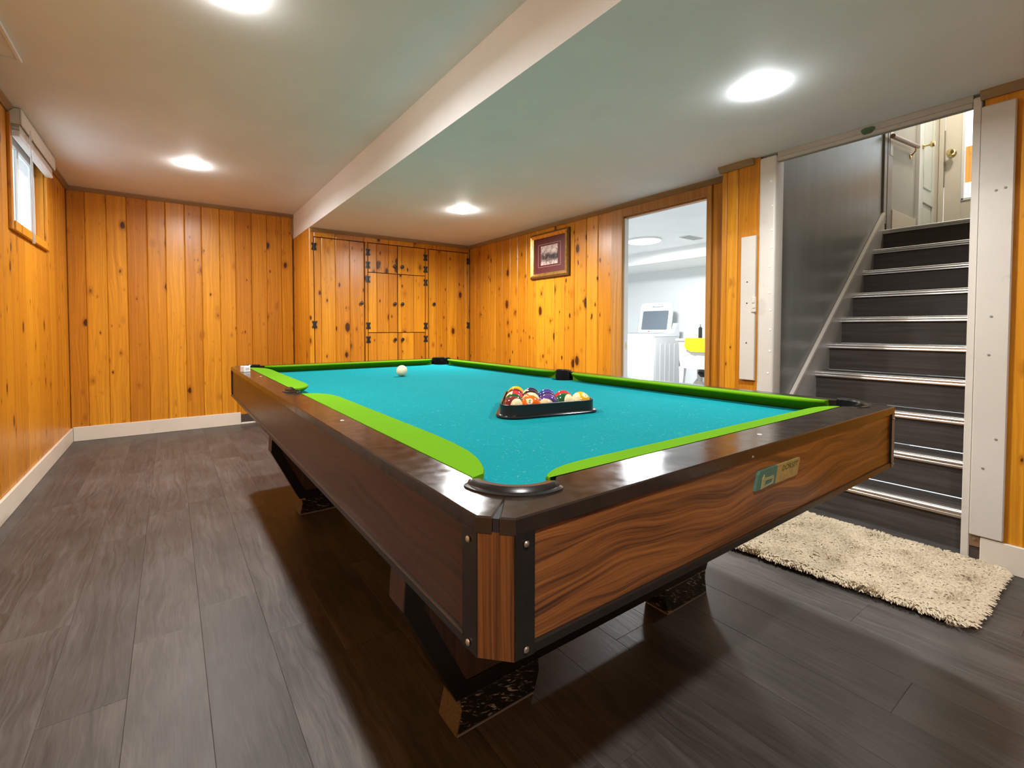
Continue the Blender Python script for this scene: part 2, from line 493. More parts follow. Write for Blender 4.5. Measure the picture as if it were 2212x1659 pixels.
# back wall and the return beside the cupboards
bm = B(); box(bm, -1.2, .95, YB+TB+.0005, 5.25, -.1, H1+.1)
box(bm, XB+TB+.0005, .95, YC+.03, YB+TB, -.1, H1)
wall_back = struct('wall_back', bm, PINE_BACK, 'far knotty pine board wall')
boards(wall_back, '-y', YB, [XL, -.899, -.75, -.602, -.448, -.303, -.148, -.004, .154, .297, .449, .598, .747, .862], .105, H1-.002)
boards(wall_back, '-x', XB, [YC+.001, 4.44, 4.55, 4.66, 4.76, 4.86, 4.95, YB], .022, H2-.002)

# right wall: laundry wall with the doorway, stair-side pillar, near part
DY0, DY1, DZ = 1.347, 2.057, 1.905
bm = B(); xa, xb_ = XR+TB+.0005, 2.80
box(bm, xa, xb_, DY1, 5.25, -.1, H2); box(bm, xa, xb_, .95, DY0, -.1, H2); box(bm, xa, xb_, DY0, DY1, DZ, H2)
box(bm, XP+TB+.0005, xa, .935, 1.155, -.1, H2)
box(bm, XP+TB+.0005, 2.66, YF-.1, .045, -.1, H2)
wall_right = struct('wall_right', bm, PINE_BACK, 'knotty pine board wall with laundry doorway and stair opening')
boards(wall_right, '-x', XR, [2.161, 2.315, 2.448, 2.593, 2.718, 2.854, 2.992, 3.13, 3.267, 3.411, 3.54, 3.68, 3.81, 3.929, 4.089, 4.215, YC], .105, H2-.002, PINE_K)
boards(wall_right, '-x', XR, [1.165, 1.317], .02, H2-.002)
boards(wall_right, '-x', XP, [.935, 1.061, 1.128, 1.160], .02, H2-.002)
e = [.045]
while e[0] > YF: e.insert(0, e[0]-rl.choice((.14, .15, .16)))
e[0] = YF
boards(wall_right, '-x', XP, e, .105, H2-.002)

bm = B(); box(bm, -1.2, 2.80, YF-.15, YF, -.1, 2.4)
struct('wall_front', bm, LAUNDRYWALL, 'plain wall behind the viewer')

# crown strips along the ceiling
def crown(n, bm, m, label): struct('trim_%d' % n, bm, m, label)
bm = B(); prism(bm, [(XL, H1-.034), (XL+.010, H1-.034), (XL+.030, H1-.010), (XL+.030, H1), (XL, H1)], 'y', YF, YB); crown(1, bm, CROWN, 'crown strip above the left wall')
bm = B(); prism(bm, [(YB, H1-.034), (YB-.010, H1-.034), (YB-.030, H1-.010), (YB-.030, H1), (YB, H1)], 'x', XL, XB); crown(2, bm, CROWN_X, 'crown strip above the far wall')
bm = B(); box(bm, XB-.024, XB, YB-.012, YB, 2.03, H1-.034); crown(3, bm, CROWN_X, 'upright strip where bulkhead meets far wall')
bm = B(); prism(bm, [(YC, H2-.034), (YC-.010, H2-.034), (YC-.030, H2-.010), (YC-.030, H2), (YC, H2)], 'x', XB+.02, XR); crown(4, bm, CROWN_X, 'crown strip above the cupboards')
bm = B(); prism(bm, [(XR, H2-.034), (XR-.010, H2-.034), (XR-.030, H2-.010), (XR-.030, H2), (XR, H2)], 'y', 1.16, YC); crown(5, bm, CROWN, 'crown strip above the laundry doorway wall')
bm = B(); prism(bm, [(XP, H2-.036), (XP-.012, H2-.036), (XP-.030, H2-.010), (XP-.030, H2), (XP, H2)], 'y', .965, 1.17); crown(6, bm, CROWN, 'short crown strip above the narrow pine pillar')
bm = B(); prism(bm, [(XP, H2-.036), (XP-.012, H2-.036), (XP-.030, H2-.010), (XP-.030, H2), (XP, H2)], 'y', YF, .055); crown(7, bm, CROWN, 'crown strip above the near right wall')

# baseboards
bm = B(); box(bm, XL, XL+.016, YF, YB-.016, 0, .122, .003); struct('baseboard_left', bm, CREAM, 'cream baseboard along the left wall')
bm = B(); box(bm, XL+.016, .324, YB-.016, YB, 0, .128, .003)
box(bm, .324, XB, YB-.014, YB, 0, .020, .004)
struct('baseboard_back', bm, CREAM, 'cream baseboard along the far wall, cut short near table')
bm = B(); box(bm, .326, XB, YB-.003, YB+.012, .0, .105); struct('trim_8', bm, plain('dark_bare_base', (.055, .040, .028, 1), .8), 'dark gap where the far baseboard is missing')
bm = B(); box(bm, XP-.016, XP, YF, .018, 0, .122, .003); struct('baseboard_right', bm, CREAM, 'cream baseboard at the near right wall')
bm = B(); box(bm, XR-.014, XR, 2.17, YC, 0, .11, .003); struct('baseboard_right.001', bm, CREAM, 'cream baseboard below the picture wall')

# ------------------------------------------------------------------ laundry doorway
d1 = bpy.data.objects.new('door_1', None); COL.objects.link(d1); d1['kind'] = 'structure'; d1['label'] = 'doorway into the laundry room, no door leaf'
bm = B(); box(bm, XR-.014, XR+.012, DY1-.004, 2.161, 0, H2-.035, .002); obj('casing', bm, PINE_TRIM, d1)
bm = B(); box(bm, XR-.014, XR+.012, DY0-.030, DY0+.004, 0, H2-.035, .002); obj('casing', bm, PINE_TRIM, d1)
bm = B(); box(bm, XR-.014, XR+.012, DY0+.004, DY1-.004, DZ, H2-.035, .002); obj('head_casing', bm, PINE_TRIM, d1)
bm = B(); box(bm, XR+.012, 2.800, DY0, DY1, DZ-.012, DZ+.002); obj('head_jamb', bm, PINE_TRIM, d1)
bm = B(); box(bm, XR+.012, 2.800, DY1-.012, DY1+.002, 0, DZ-.012); ja = obj('jamb', bm, WHITE, d1); ja['label'] = 'white painted door jamb'
bm = B(); box(bm, XR+.012, 2.800, DY0-.002, DY0+.012, 0, DZ-.012); obj('jamb', bm, WHITE, d1)
bm = B(); box(bm, 2.775, 2.792, DY1-.0135, DY1-.011, .84, .90); box(bm, 2.780, 2.788, DY1-.0145, DY1-.013, .855, .885); obj('strike_plate', bm, BRASS, d1)

# ------------------------------------------------------------------ posts, header and boards round the stair opening
bm = B(); box(bm, XP-.012, 2.66, .845, .935, 0, 1.992, .012, 3); post_l = struct('trim_9', bm, WHITEPOST, 'round-edged white painted post at the left of the stairs')
bm = B()
rp = random.Random(5)
for i in range(10):
    z = .75+i*.12+rp.uniform(-.02, .02); y = rp.choice((.862, .87))
    lathe(bm, [(.004, 0), (.006, -.002), (.0025, -.003)], (XP-.012, y, z), 'x', 8)
o = obj('filled_nail_hole', bm, WHITE, post_l); o['kind'] = 'stuff'
bm = B(); box(bm, XP-.004, 2.602, .078, .845, 1.952, 1.974, .003); box(bm, XP, 2.602, .078, .845, 1.974, H2, .002); hd = struct('trim_10', bm, HEADER, 'worn beam over the stair opening')
bm = B(); r_ = random.Random(2)
pts = [(.437+.026*math.cos(a)*(1+.15*math.sin(3*a)), 1.980+.021*math.sin(a)*(1+.2*math.cos(2*a))) for a in [2*PI*i/18 for i in range(18)]]
prism(bm, pts, 'x', XP-.0048, XP); o = obj('paint_patch', bm, plain('green_paint_patch', (.05, .115, .04, 1), .6, mottle=.5, mscale=60), hd); o['label'] = 'green paint patch'
bm = B(); box(bm, XP-.002, 2.66, .052, .078, .012, 1.99, .003); struct('trim_11', bm, WHITEPOST, 'slim cream post at the right of the stairs')
bm = B(); box(bm, XP-.022, XP-.001, -.048, .050, .127, 1.938, .004); wb = struct('trim_12', bm, WHITEPOST, 'wide cream board beside the slim right stair post')
for (yy, zz) in [(.002, 1.58), (-.024, 1.585), (.004, 1.06), (.008, .90), (-.02, .55), (.015, .42)]:
    bm = B(); lathe(bm, [(.0035, 0), (.005, -.0012), (.002, -.002)], (XP-.022, yy, zz), 'x', 8); obj('nail_head', bm, plain('nail', (.25, .22, .19, 1), .5), wb)
bm = B(); box(bm, XP-.006, XP+.004, .020, .050, .075, .125, .001); wk = struct('trim_13', bm, plain('bare_brown_block', (.20, .11, .055, 1), .6), 'bare brown block in the gap above the floor')
bm = B(); box(bm, XP+.001, XP+.006, .020, .050, .0, .076); obj('gap_back', bm, plain('dark_gap', (.055, .04, .03, 1), .8), wk)
bm = B(); lathe(bm, [(.007, 0), (.006, -.002), (.002, -.003)], (XP-.006, .036, .108), 'x', 10); obj('screw_head', bm, STEEL, wk)
# flat white board screwed to the pillar
wbd = thing('white_wall_board', 'flat white painted board screwed upright on the narrow pine pillar', 'board', (XP, .98, .705))
bm = B(); prism(bm, [(-.036, 0), (.048, 0), (.048, .848), (-.036, .848)], 'x', -.022, -.001, .003); obj('board', bm, WHITEPOST, wbd)
for zz in (.22, .455, .58):
    bm = B(); lathe(bm, [(.004, 0), (.004, -.0015), (.001, -.002)], (-.022, .008, zz), 'x', 8); obj('screw_head', bm, BLACKIRON, wbd)
bm = B(); box(bm, -.030, -.018, -.044, -.020, .40, .49, .003); box(bm, -.034, -.029, -.040, -.026, .455, .468); box(bm, -.034, -.029, -.042, -.030, .425, .432); obj('latch_keeper', bm, WHITEPOST, wbd)

# ------------------------------------------------------------------ stairs
SX, RUN, RISE = 2.674, .210, .18173
YS0, YS1 = -.045, .908
st = thing('staircase', 'dark vinyl staircase with shiny aluminium nosings rising behind the white posts', 'staircase', (SX, 0, 0))
for k in range(1, 11):
    xn, zt = (k-1)*RUN, k*RISE
    bm = B(); box(bm, xn+.022, xn+.036, YS0, YS1, zt-RISE, zt-.026); obj('riser', bm, STAIRWOOD, st)
    if k < 10:
        bm = B(); box(bm, xn+.006, xn+RUN+.022, YS0, YS1, zt-.026, zt-.003); obj('tread', bm, STAIRWOOD, st)
    bm = B()
    prof = [(.050, 0.0), (.012, .001)]
    prof += [(.012-.013*math.sin(a), -.012+.013*math.cos(a)) for a in (.4, .8, 1.2, 1.57)]
    prof += [(-.001, -.018), (.0015, -.021), (-.0005, -.025), (-.0005, -.033), (.004, -.036), (.006, -.034), (.006, -.004), (.050, -.003)]
    loft(bm, [[(xn+a, y, zt+b) for a, b in prof] for y in (YS0, YS1)])
    obj('nosing', bm, ALU, st)
# skirt board along the left side
bm = B(); prism(bm, [(2.672, 0), (4.60, 0), (4.60, 1.945), (2.672, .322)], 'y', YS1, .929); skb = struct('trim_14', bm, SKIRT, 'pale sloping skirt board along the stairs')
bm = B(); prism(bm, [(2.672, .310), (4.612, 1.944), (4.60, 1.966), (2.672, .338)], 'y', YS1-.002, .929, .002); struct('trim_15', bm, WHITEPOST, 'cream sloping cap on the stair skirt board')

# stairwell shell
bm = B(); box(bm, 2.66, 6.30, .930, .960, -.1, 4.30); struct('wall_stair', bm, GREYWALL, 'satin grey wall beside the stairs')
bm = B(); box(bm, 4.784, 6.05, .922, .930, 1.80, 4.25); struct('wall_landing', bm, LANDWALL, 'beige landing wall behind the handrail')
bm = B(); box(bm, 2.66, 6.30, -.16, -.05, -.1, 4.30); struct('wall_stair.001', bm, LANDWALL, 'hidden right wall of the stairs')
bm = B(); box(bm, 2.60, 2.66, -.16, .96, H2+.002, 4.30); struct('wall_stair.002', bm, LANDWALL, 'wall over the stair opening, seen from the landing')
bm = B(); box(bm, 2.60, 6.40, -.16, .96, 4.20, 4.35); struct('ceiling.001', bm, CEIL, 'ceiling over the landing')
bm = B(); box(bm, SX+9*RUN+.02, 6.20, YS0, .93, 1.70, 10*RISE-.003); struct('floor.001', bm, STAIRWOOD, 'landing floor at the top of the stairs')
EX = 6.05
LY0, LY1, LZ0, LZ1 = .18, .725, 2.245, 3.45        # glass in the outside door
bm = B(); box(bm, EX, EX+.15, .86, .96, 1.7, 4.3); box(bm, EX, EX+.15, -.16, -.04, 1.7, 4.3); box(bm, EX, EX+.15, -.04, .86, 3.95, 4.3); box(bm, EX, EX+.15, -.16, .96, -.1, 1.82)
struct('wall_end', bm, CREAMDOOR, 'cream wall round the outside door')
# trims at the corner of the grey wall
bm = B(); box(bm, 4.600, 4.665, .916, .930, 1.88, 4.2, .002); struct('trim_16', bm, TAUPE, 'taupe strip at the end of the grey wall')
bm = B(); box(bm, 4.672, 4.784, .914, .930, 1.80, 4.2, .002); t17 = struct('trim_17', bm, TAUPE, 'taupe jamb board beside the landing')
bm = B(); box(bm, 4.715, 4.784, .9115, .9145, 2.46, 2.66); obj('strike_plate', bm, WHITE, t17)
bm = B(); box(bm, 4.784, 5.45, .908, .922, 1.815, 2.02, .004); struct('baseboard_landing', bm, CREAM, 'cream baseboard on the landing wall')
# handrail
hr = thing('handrail', 'round wooden handrail on the beige landing wall', 'handrail', (4.66, .885, 2.592))
bm = B(); tube(bm, [(0, 0, 0), (.35, 0, .032), (.68, 0, .062), (.705, 0, .062)], [.019, .019, .019, .013], 12); obj('rail', bm, plain('handrail_wood', (.34, .19, .11, 1), .35), hr)
bm = B(); tube(bm, [(.63, 0, .050), (.63, .0, .012), (.63, .03, -.02)], .008, 8); lathe(bm, [(.026, .037), (.024, .030), (.01, .026)], (.63, 0, -.025), 'y', 14); obj('bracket', bm, BRASS, hr)
# mint panel door standing against the landing wall
d2 = bpy.data.objects.new('door_2', None); COL.objects.link(d2); d2['kind'] = 'structure'; d2['label'] = 'pale panelled door at the end of the landing wall'
bm = B(); box(bm, 5.452, 5.508, .893, .922, 1.82, 4.0, .002); obj('door_frame', bm, WHITE, d2)
bm = B(); box(bm, 5.512, 5.995, .912, .921, 1.825, 3.95)
for (a, b, c, d) in [(5.512, 5.60, 1.825, 3.95), (5.935, 5.995, 1.825, 3.95), (5.60, 5.935, 2.20, 2.31), (5.60, 5.935, 3.85, 3.95), (5.60, 5.935, 1.825, 1.95)]:
    box(bm, a, b, .898, .913, c, d, .003)
box(bm, 5.635, 5.90, .904, .913, 2.345, 3.82, .006); box(bm, 5.635, 5.90, .904, .913, 1.98, 2.165, .006)
obj('door_leaf', bm, MINTDOOR, d2)
bm = B(); lathe(bm, [(.024, 0), (.024, -.008), (.009, -.012), (.009, -.045), (.026, -.055), (.030, -.068), (.022, -.082), (.0, -.085)], (5.565, .898, 2.71), 'y', 16); obj('door_knob', bm, BRASS, d2)
# outside door with glass
d3 = bpy.data.objects.new('door_3', None); COL.objects.link(d3); d3['kind'] = 'structure'; d3['label'] = 'cream outside door with glass at the landing end'
bm = B()
box(bm, EX+.01, EX+.05, LY1, .845, 1.825, 3.94, .002); box(bm, EX+.01, EX+.05, -.035, LY0, 1.825, 3.94, .002)
box(bm, EX+.01, EX+.05, LY0, LY1, 1.825, LZ0, .002); box(bm, EX+.01, EX+.05, LY0, LY1, LZ1, 3.94, .002)
obj('door_leaf', bm, CREAMDOOR, d3)
bm = B(); box(bm, EX-.012, EX+.02, .850, .885, 1.825, 3.98, .002); obj('door_frame', bm, CREAMDOOR, d3)
bm = B()
for (a, b, c, d) in [(LY1-.016, LY1+.004, LZ0, LZ1), (LY0-.004, LY0+.016, LZ0, LZ1), (LY0, LY1, LZ0-.004, LZ0+.02), (LY0, LY1, LZ1-.02, LZ1+.004)]:
    box(bm, EX+.002, EX+.055, a, b, c, d, .002)
obj('glazing_frame', bm, WHITE, d3)
bm = B(); box(bm, EX+.028, EX+.033, LY0, LY1, LZ0, LZ1); obj('pane', bm, GLASS, d3)
bm = B(); lathe(bm, [(.032, 0), (.032, -.006), (.012, -.010), (.012, -.035), (.030, -.045), (.034, -.060), (.026, -.075), (.0, -.080)], (EX+.01, .795, 2.715), 'x', 18); obj('door_knob', bm, BRASS, d3)
bm = B(); box(bm, EX-.006, EX+.011, .843, .849, 2.40, 2.95); obj('weather_strip', bm, TAUPE, d3)
# what stands outside that door
bm = B(); box(bm, 7.3, 7.5, -1.5, 2.6, 1.2, 2.672); struct('wall_outside', bm, WHITE, 'low white wall outside the landing door')
fc = thing('board_fence', 'orange pine board fence seen through the landing door glass', 'fence', (7.25, .3, 2.673))
for i in range(12):
    y = -1.2+i*.17
    bm = B(); box(bm, 0, .02, 0, .166, 0, .405, .002); obj('board', bm, PINE, fc, (0, y, 0))
bm = B(); box(bm, .02, .05, -1.2, .84, .30, .37); obj('fence_rail', bm, PINE_TRIM, fc)

# ------------------------------------------------------------------ window in the left wall
w1 = bpy.data.objects.new('window_1', None); COL.objects.link(w1); w1['kind'] = 'structure'; w1['label'] = 'small basement window high in the left pine wall'
xg = -1.085
bm = B(); box(bm, -1.098, XL-.001, WY0, WY0+.014, WZ0, WZ1); obj('reveal', bm, PINE_TRIM, w1)
bm = B(); box(bm, -1.098, XL-.001, WY1-.014, WY1, WZ0, WZ1); obj('reveal', bm, PINE, w1)
bm = B(); box(bm, -1.098, XL-.001, WY0+.014, WY1-.014, WZ0, WZ0+.012); obj('reveal', bm, PINE_TRIM, w1)
bm = B(); box(bm, XL, XL+.016, WY0-.030, WY0+.012, WZ0-.045, H1-.036, .003); obj('casing', bm, PINE, w1)
bm = B(); box(bm, XL, XL+.016, WY1-.012, WY1+.052, WZ0-.045, H1-.036, .003); obj('casing', bm, PINE, w1)
bm = B(); box(bm, XL, XL+.024, WY0+.012, WY1-.012, WZ0-.045, WZ0+.010, .003); obj('sill', bm, PINE, w1)
bm = B()
for (a, b, c, d) in [(WY0+.014, WY0+.06, WZ0+.012, WZ1), (WY1-.06, WY1-.014, WZ0+.012, WZ1), (WY0+.06, WY1-.06, WZ0+.012, WZ0+.05), (WY0+.06, WY1-.06, WZ1-.05, WZ1), (3.735, 3.765, WZ0+.05, WZ1-.05)]:
    box(bm, xg-.012, xg+.014, a, b, c, d, .003)
obj('window_sash', bm, WHITE, w1)
for (a, b) in ((WY0+.06, 3.735), (3.765, WY1-.06)):
    bm = B(); box(bm, xg-.002, xg+.002, a, b, WZ0+.05, WZ1-.05); obj('pane', bm, GLASS, w1)
ww = thing('window_well', 'ribbed pale metal window well outside the small basement window', 'window well', (-1.7, 4.3, 1.45))
bm = B(); n = 90; pts = []
for i in range(n+1):
    a = i/n; y = -1.6+3.6*a; bow = .25*(1-(2*a-1)**2)
    pts.append((-.05-bow+.018*math.sin(i*1.4), y))
loft(bm, [[(x, y, z) for x, y in pts]+[(x-.004, y, z) for x, y in reversed(pts)] for z in (0, .62)])
obj('metal_sheet', bm, GALV, ww)
# blind drawn up
vb = thing('window_blind', 'white slatted blind drawn up at the head of the small window', 'blind', (XL, 3.75, 2.26))
bm = B(); box(bm, .018, .055, -.45, .45, -.045, -.003, .003); obj('head_rail', bm, WHITE, vb)
bm = B(); box(bm, .055, .064, -.47, .47, -.088, -.001, .003); box(bm, .0, .055, .460, .47, -.088, -.001); box(bm, .0, .055, -.47, -.460, -.088, -.001); obj('valance', bm, WHITEPOST, vb)
for i in range(9):
    bm = B(); box(bm, .012, .050, -.445, .445, -.055-i*.0085, -.0495-i*.0085, .0015); obj('slat', bm, WHITEPOST if i % 2 else WHITE, vb)
bm = B(); box(bm, .012, .052, -.447, .447, -.150, -.130, .004); obj('bottom_rail', bm, WHITE, vb)
bm = B(); tube(bm, [(.066, -.290, -.06), (.070, -.292, -.40), (.070, -.294, -.735)], [.005, .006, .007], 6); obj('wand', bm, CLEAR, vb)
# plate on the ceiling near the window
cp = thing('ceiling_hatch', 'white framed cover plate on the ceiling above the left wall', 'hatch', (-.92, 2.25, H1))
bm = B()
for (a, b, c, d) in [(.070, .088, -.40, .383), (-.088, -.070, -.40, .383), (-.07, .07, .365, .383), (-.07, .07, -.40, -.382)]: box(bm, a, b, c, d, -.012, 0, .003)
obj('frame', bm, WHITE, cp)
bm = B(); box(bm, -.072, .072, -.384, .367, -.005, 0); obj('panel', bm, CEIL, cp)

# ------------------------------------------------------------------ recessed ceiling lamps
def recessed(x, y, z, label, warm, power, group='recessed ceiling lamps'):
    t = thing('recessed_light', label, 'ceiling light', (x, y, z), group=group)
    bm = B(); lathe(bm, [(.0575, 0), (.064, 0), (.064, -.001), (.062, -.0025), (.0585, -.003), (.0575, -.002)], n=32); obj('trim_ring', bm, WHITE, t)
    bm = B(); lathe(bm, [(.0585, -.004), (.0585, -.013), (.052, -.020), (.030, -.026), (.0, -.028)], n=28); obj('lens', bm, LENS_W if warm else LENS_N, t)
    ld = bpy.data.lights.new('lamp_light', 'AREA'); ld.shape = 'DISK'; ld.size = .12; ld.energy = LAMP_W*power
    ld.color = WARM if warm else NEUT
    lo = bpy.data.objects.new('lamp_light', ld); COL.objects.link(lo); lo.parent = t; lo.location = (0, 0, -.032); ld.spread = math.radians(170)
recessed(-.120, 3.80, H1, 'lit warm recessed lamp in the high ceiling near the far wall', True, 1.05)
recessed(-.075, 1.56, H1, 'lit recessed lamp cut off by the top edge, in the high ceiling', True, 1.15)
recessed(-.080, -.70, H1, 'recessed lamp of the high ceiling behind the viewer', True, 1.1)
recessed(1.772, 2.925, H2, 'lit recessed lamp in the lower ceiling before the cupboard wall', True, 1.7)
recessed(1.745, .560, H2, 'bright recessed lamp in the lower ceiling near the stair opening', False, .75)

# ------------------------------------------------------------------ built-in cupboards
cb = thing('built_in_cupboard', 'wall of built-in knotty pine cupboards with black hinges and knobs', 'cupboard', (0, YC, 0))
bm = B(); box(bm, XB+.09, 2.742, .030, .60, .0, H2-.006); obj('carcass', bm, PINE_BACK, cb)
def cab_boards(par, edges, z0, z1, dep=0.0):
    for a, b in zip(edges, edges[1:]): link('plank', board(b-a, z1-z0, '-y', PINE_K), par, (a, dep, z0))
cab_boards(cb, [.868, .912], .02, H2-.002); cab_boards(cb, [1.434, 1.466], .02, 1.922); cab_boards(cb, [2.149, 2.187], .02, 1.922); cab_boards(cb, [2.731, 2.744], .02, 1.922)
for a, b in ((.912, 1.125), (1.125, 1.422), (1.422, 1.702), (1.702, 2.001), (2.001, 2.29), (2.29, 2.571), (2.571, 2.744)):
    link('plank', board(b-a, H2-.002-1.924, '-y', PINE), cb, (a, 0.0, 1.924))
def cab_door(edges, z0, z1, knob, hx, hz, label=None):
    d = bpy.data.objects.new('door', None); COL.objects.link(d); d.parent = cb
    bm = B(); box(bm, edges[0]+.004, edges[-1]-.004, .0135, .0285, z0+.003, z1-.003); obj('door_back', bm, PINE_BACK, d)
    e = list(edges); e[0] += .003; e[-1] -= .003
    cab_boards(d, e, z0+.003, z1-.003, 0.0005)
    bm = B(); lathe(bm, [(.010, 0), (.008, -.006), (.008, -.012), (.017, -.020), (.019, -.027), (.014, -.033), (.0, -.035)], (knob[0], 0, knob[1]), 'y', 14); obj('knob', bm, BLACKIRON, d)
    for z in hz:
        bm = B()
        for s in (-1, 1):
            pts = [(hx+s*.003, z-.030), (hx+s*.022, z-.038), (hx+s*.026, z-.022), (hx+s*.016, z-.008), (hx+s*.016, z+.008), (hx+s*.026, z+.022), (hx+s*.022, z+.038), (hx+s*.003, z+.030)]
            prism(bm, pts, 'y', -.005, .001)
        tube(bm, [(hx, -.006, z-.034), (hx, -.006, z+.034)], .005, 6)
        obj('hinge', bm, BLACKIRON, d)
    return d
ZL = .30
cab_door([.914, .983, 1.125, 1.273, 1.430], .02, 1.918, (1.39, 1.276), .914, (1.825, 1.05, .30))
cab_door([2.190, 2.29, 2.432, 2.571, 2.676, 2.729], .02, 1.918, (2.246, 1.292), 2.727, (1.822, 1.05, .30))
for z0, z1, kz, hz in ((1.609, 1.918, 1.690, (1.818, 1.684)), (.967, 1.607, 1.281, (1.534, 1.040)), (.31, .965, .890, (.892, .40))):
    cab_door([1.467, 1.565, 1.702, 1.8065], z0, z1, (1.765, kz), 1.467, hz)
    cab_door([1.8065, 1.854, 2.001, 2.147], z0, z1, (1.853, kz), 2.147, hz)
cab_boards(cb, [1.467, 1.565, 1.702, 1.854, 2.001, 2.147], .02, .308)

# ------------------------------------------------------------------ framed picture
pf = thing('framed_picture', 'gilt framed sepia street print in a burgundy mat on the pine wall', 'picture', (XR, 2.91, 1.715))
fw_, fh_ = .268, .218
def frame_ring(bm, w0, h0, w1, h1, x0, x1):
    o = [(-w0, -h0), (w0, -h0), (w0, h0), (-w0, h0)]; i = [(-w1, -h1), (w1, -h1), (w1, h1), (-w1, h1)]
    vo0 = [bm.verts.new((x0, a, b)) for a, b in o]; vo1 = [bm.verts.new((x1, a, b)) for a, b in i]
    for k in range(4): bm.faces.new((vo0[k], vo0[(k+1) % 4], vo1[(k+1) % 4], vo1[k]))
bm = B()
secs = [(0, -.001), (0, -.022), (.006, -.028), (.016, -.026)]
for (i0, x0), (i1, x1) in zip(secs, secs[1:]): frame_ring(bm, fw_-i0, fh_-i0, fw_-i1, fh_-i1, x0, x1)
bmesh.ops.remove_doubles(bm, verts=bm.verts[:], dist=1e-5); obj('outer_frame', bm, DARKGOLD, pf, smooth=False)
bm = B()
secs = [(.014, -.020), (.014, -.033), (.022, -.040), (.034, -.034), (.042, -.027), (.048, -.024), (.050, -.012)]
for (i0, x0), (i1, x1) in zip(secs, secs[1:]): frame_ring(bm, fw_-i0, fh_-i0, fw_-i1, fh_-i1, x0, x1)
bmesh.ops.remove_doubles(bm, verts=bm.verts[:], dist=1e-5); obj('gilt_moulding', bm, GOLD, pf, smooth=False)
bm = B(); box(bm, -.014, -.002, -fw_+.045, fw_-.045, -fh_+.045, fh_-.045); obj('mat_board', bm, BURG, pf)
bm = B()
for (a, b, c, d) in [(-.158, -.152, -.110, .110), (.152, .158, -.110, .110), (-.158, .158, .107, .111), (-.158, .158, -.111, -.107)]: box(bm, -.0155, -.0135, a, b, c, d)
obj('mat_line', bm, PINKLINE, pf)
bm = B(); box(bm, -.0165, -.0135, -.118, .118, -.092, .092); obj('print', bm, PRINT, pf)

# ------------------------------------------------------------------ pool table (local frame at its near left corner)
W, L, C = 1.598, 2.940, .0375
TZ, BED, AP, BT = .764, .7195, .7395, .574
pt = thing('pool_table', 'dark walnut pool table with turquoise bed cloth and green cushions', 'pool table', (.048, .067, 0), (0, 0, .0026))
def arc(c, r, a0, a1, n=12): return [(c[0]+r*math.cos(math.radians(a0+(a1-a0)*i/n)), c[1]+r*math.sin(math.radians(a0+(a1-a0)*i/n))) for i in range(n+1)]
WL, WF, WRR, WBK = .082, .098, W-.055, L-.088          # inner edges of the wooden rails
RN = .070                                                # notch radius
PC = {'nl': (.142, .138), 'nr': (W-.112, .138), 'fl': (.142, L-.130), 'fr': (W-.112, L-.130)}
SPL, SPR = (.118, 1.455), (W-.092, 1.455)
def acosd(x): return math.degrees(math.acos(max(-1, min(1, x))))
def asind(x): return math.degrees(math.asin(max(-1, min(1, x))))
RZ0 = AP
def rail(pts):
    bm = B(); prism(bm, pts, 'z', RZ0, TZ, .0022); obj('rail', bm, RAIL, pt, smooth=False)
s = .0035
# left rail
a1 = 180-acosd((PC['nl'][0]-WL)/RN)+0
aL = acosd((WL-PC['nl'][0])/RN)
aS = acosd((WL-SPL[0])/RN)
rail([(C/2-s, C/2+s)]+arc(PC['nl'], RN, 228, aL)+arc(SPL, RN, 360-aS, 360-aS-(360-2*aS))[0:]+arc(PC['fl'], RN, 360-aL, 132)+[(C/2-s, L-C/2-s), (0, L-C), (0, C)])
aR = acosd((WRR-PC['nr'][0])/RN); aSR = acosd((WRR-SPR[0])/RN)
rail([(W-C/2+s, C/2+s), (W, C), (W, L-C), (W-C/2+s, L-C/2-s)]+arc(PC['fr'], RN, 48, -aR)+arc(SPR, RN, aSR, -aSR)+arc(PC['nr'], RN, aR, -48))
aF = asind((WF-PC['nl'][1])/RN)
rail([(C/2+s, C/2-s), (C, 0), (W-C, 0), (W-C/2-s, C/2-s)]+arc(PC['nr'], RN, -42, -180-aF)+arc(PC['nl'], RN, aF, -138))
aB = asind((WBK-PC['fl'][1])/RN)
rail([(C/2+s, L-C/2+s)]+arc(PC['fl'], RN, 138, aB)+arc(PC['fr'], RN, 180-aB, 42)+[(W-C/2-s, L-C/2+s), (W-C, L), (C, L)])
# seams at the corners: dark filler
for (cx_, cy_, key) in ((C/2, C/2, 'nl'), (W-C/2, C/2, 'nr'), (C/2, L-C/2, 'fl'), (W-C/2, L-C/2, 'fr')):
    pc = PC[key]; d = (Vector((pc[0], pc[1]))-Vector((cx_, cy_))); ln = d.length-RN; d.normalize(); nn = Vector((-d.y, d.x))*.0042
    p0 = Vector((cx_, cy_)); p1 = p0+d*(ln+.004); p0 = p0+d*.0008
    bm = B(); prism(bm, [tuple(p0+nn), tuple(p1+nn), tuple(p1-nn), tuple(p0-nn)], 'z', RZ0+.0005, TZ-.0022); obj('corner_seam', bm, BLACKMATTE, pt, smooth=False)
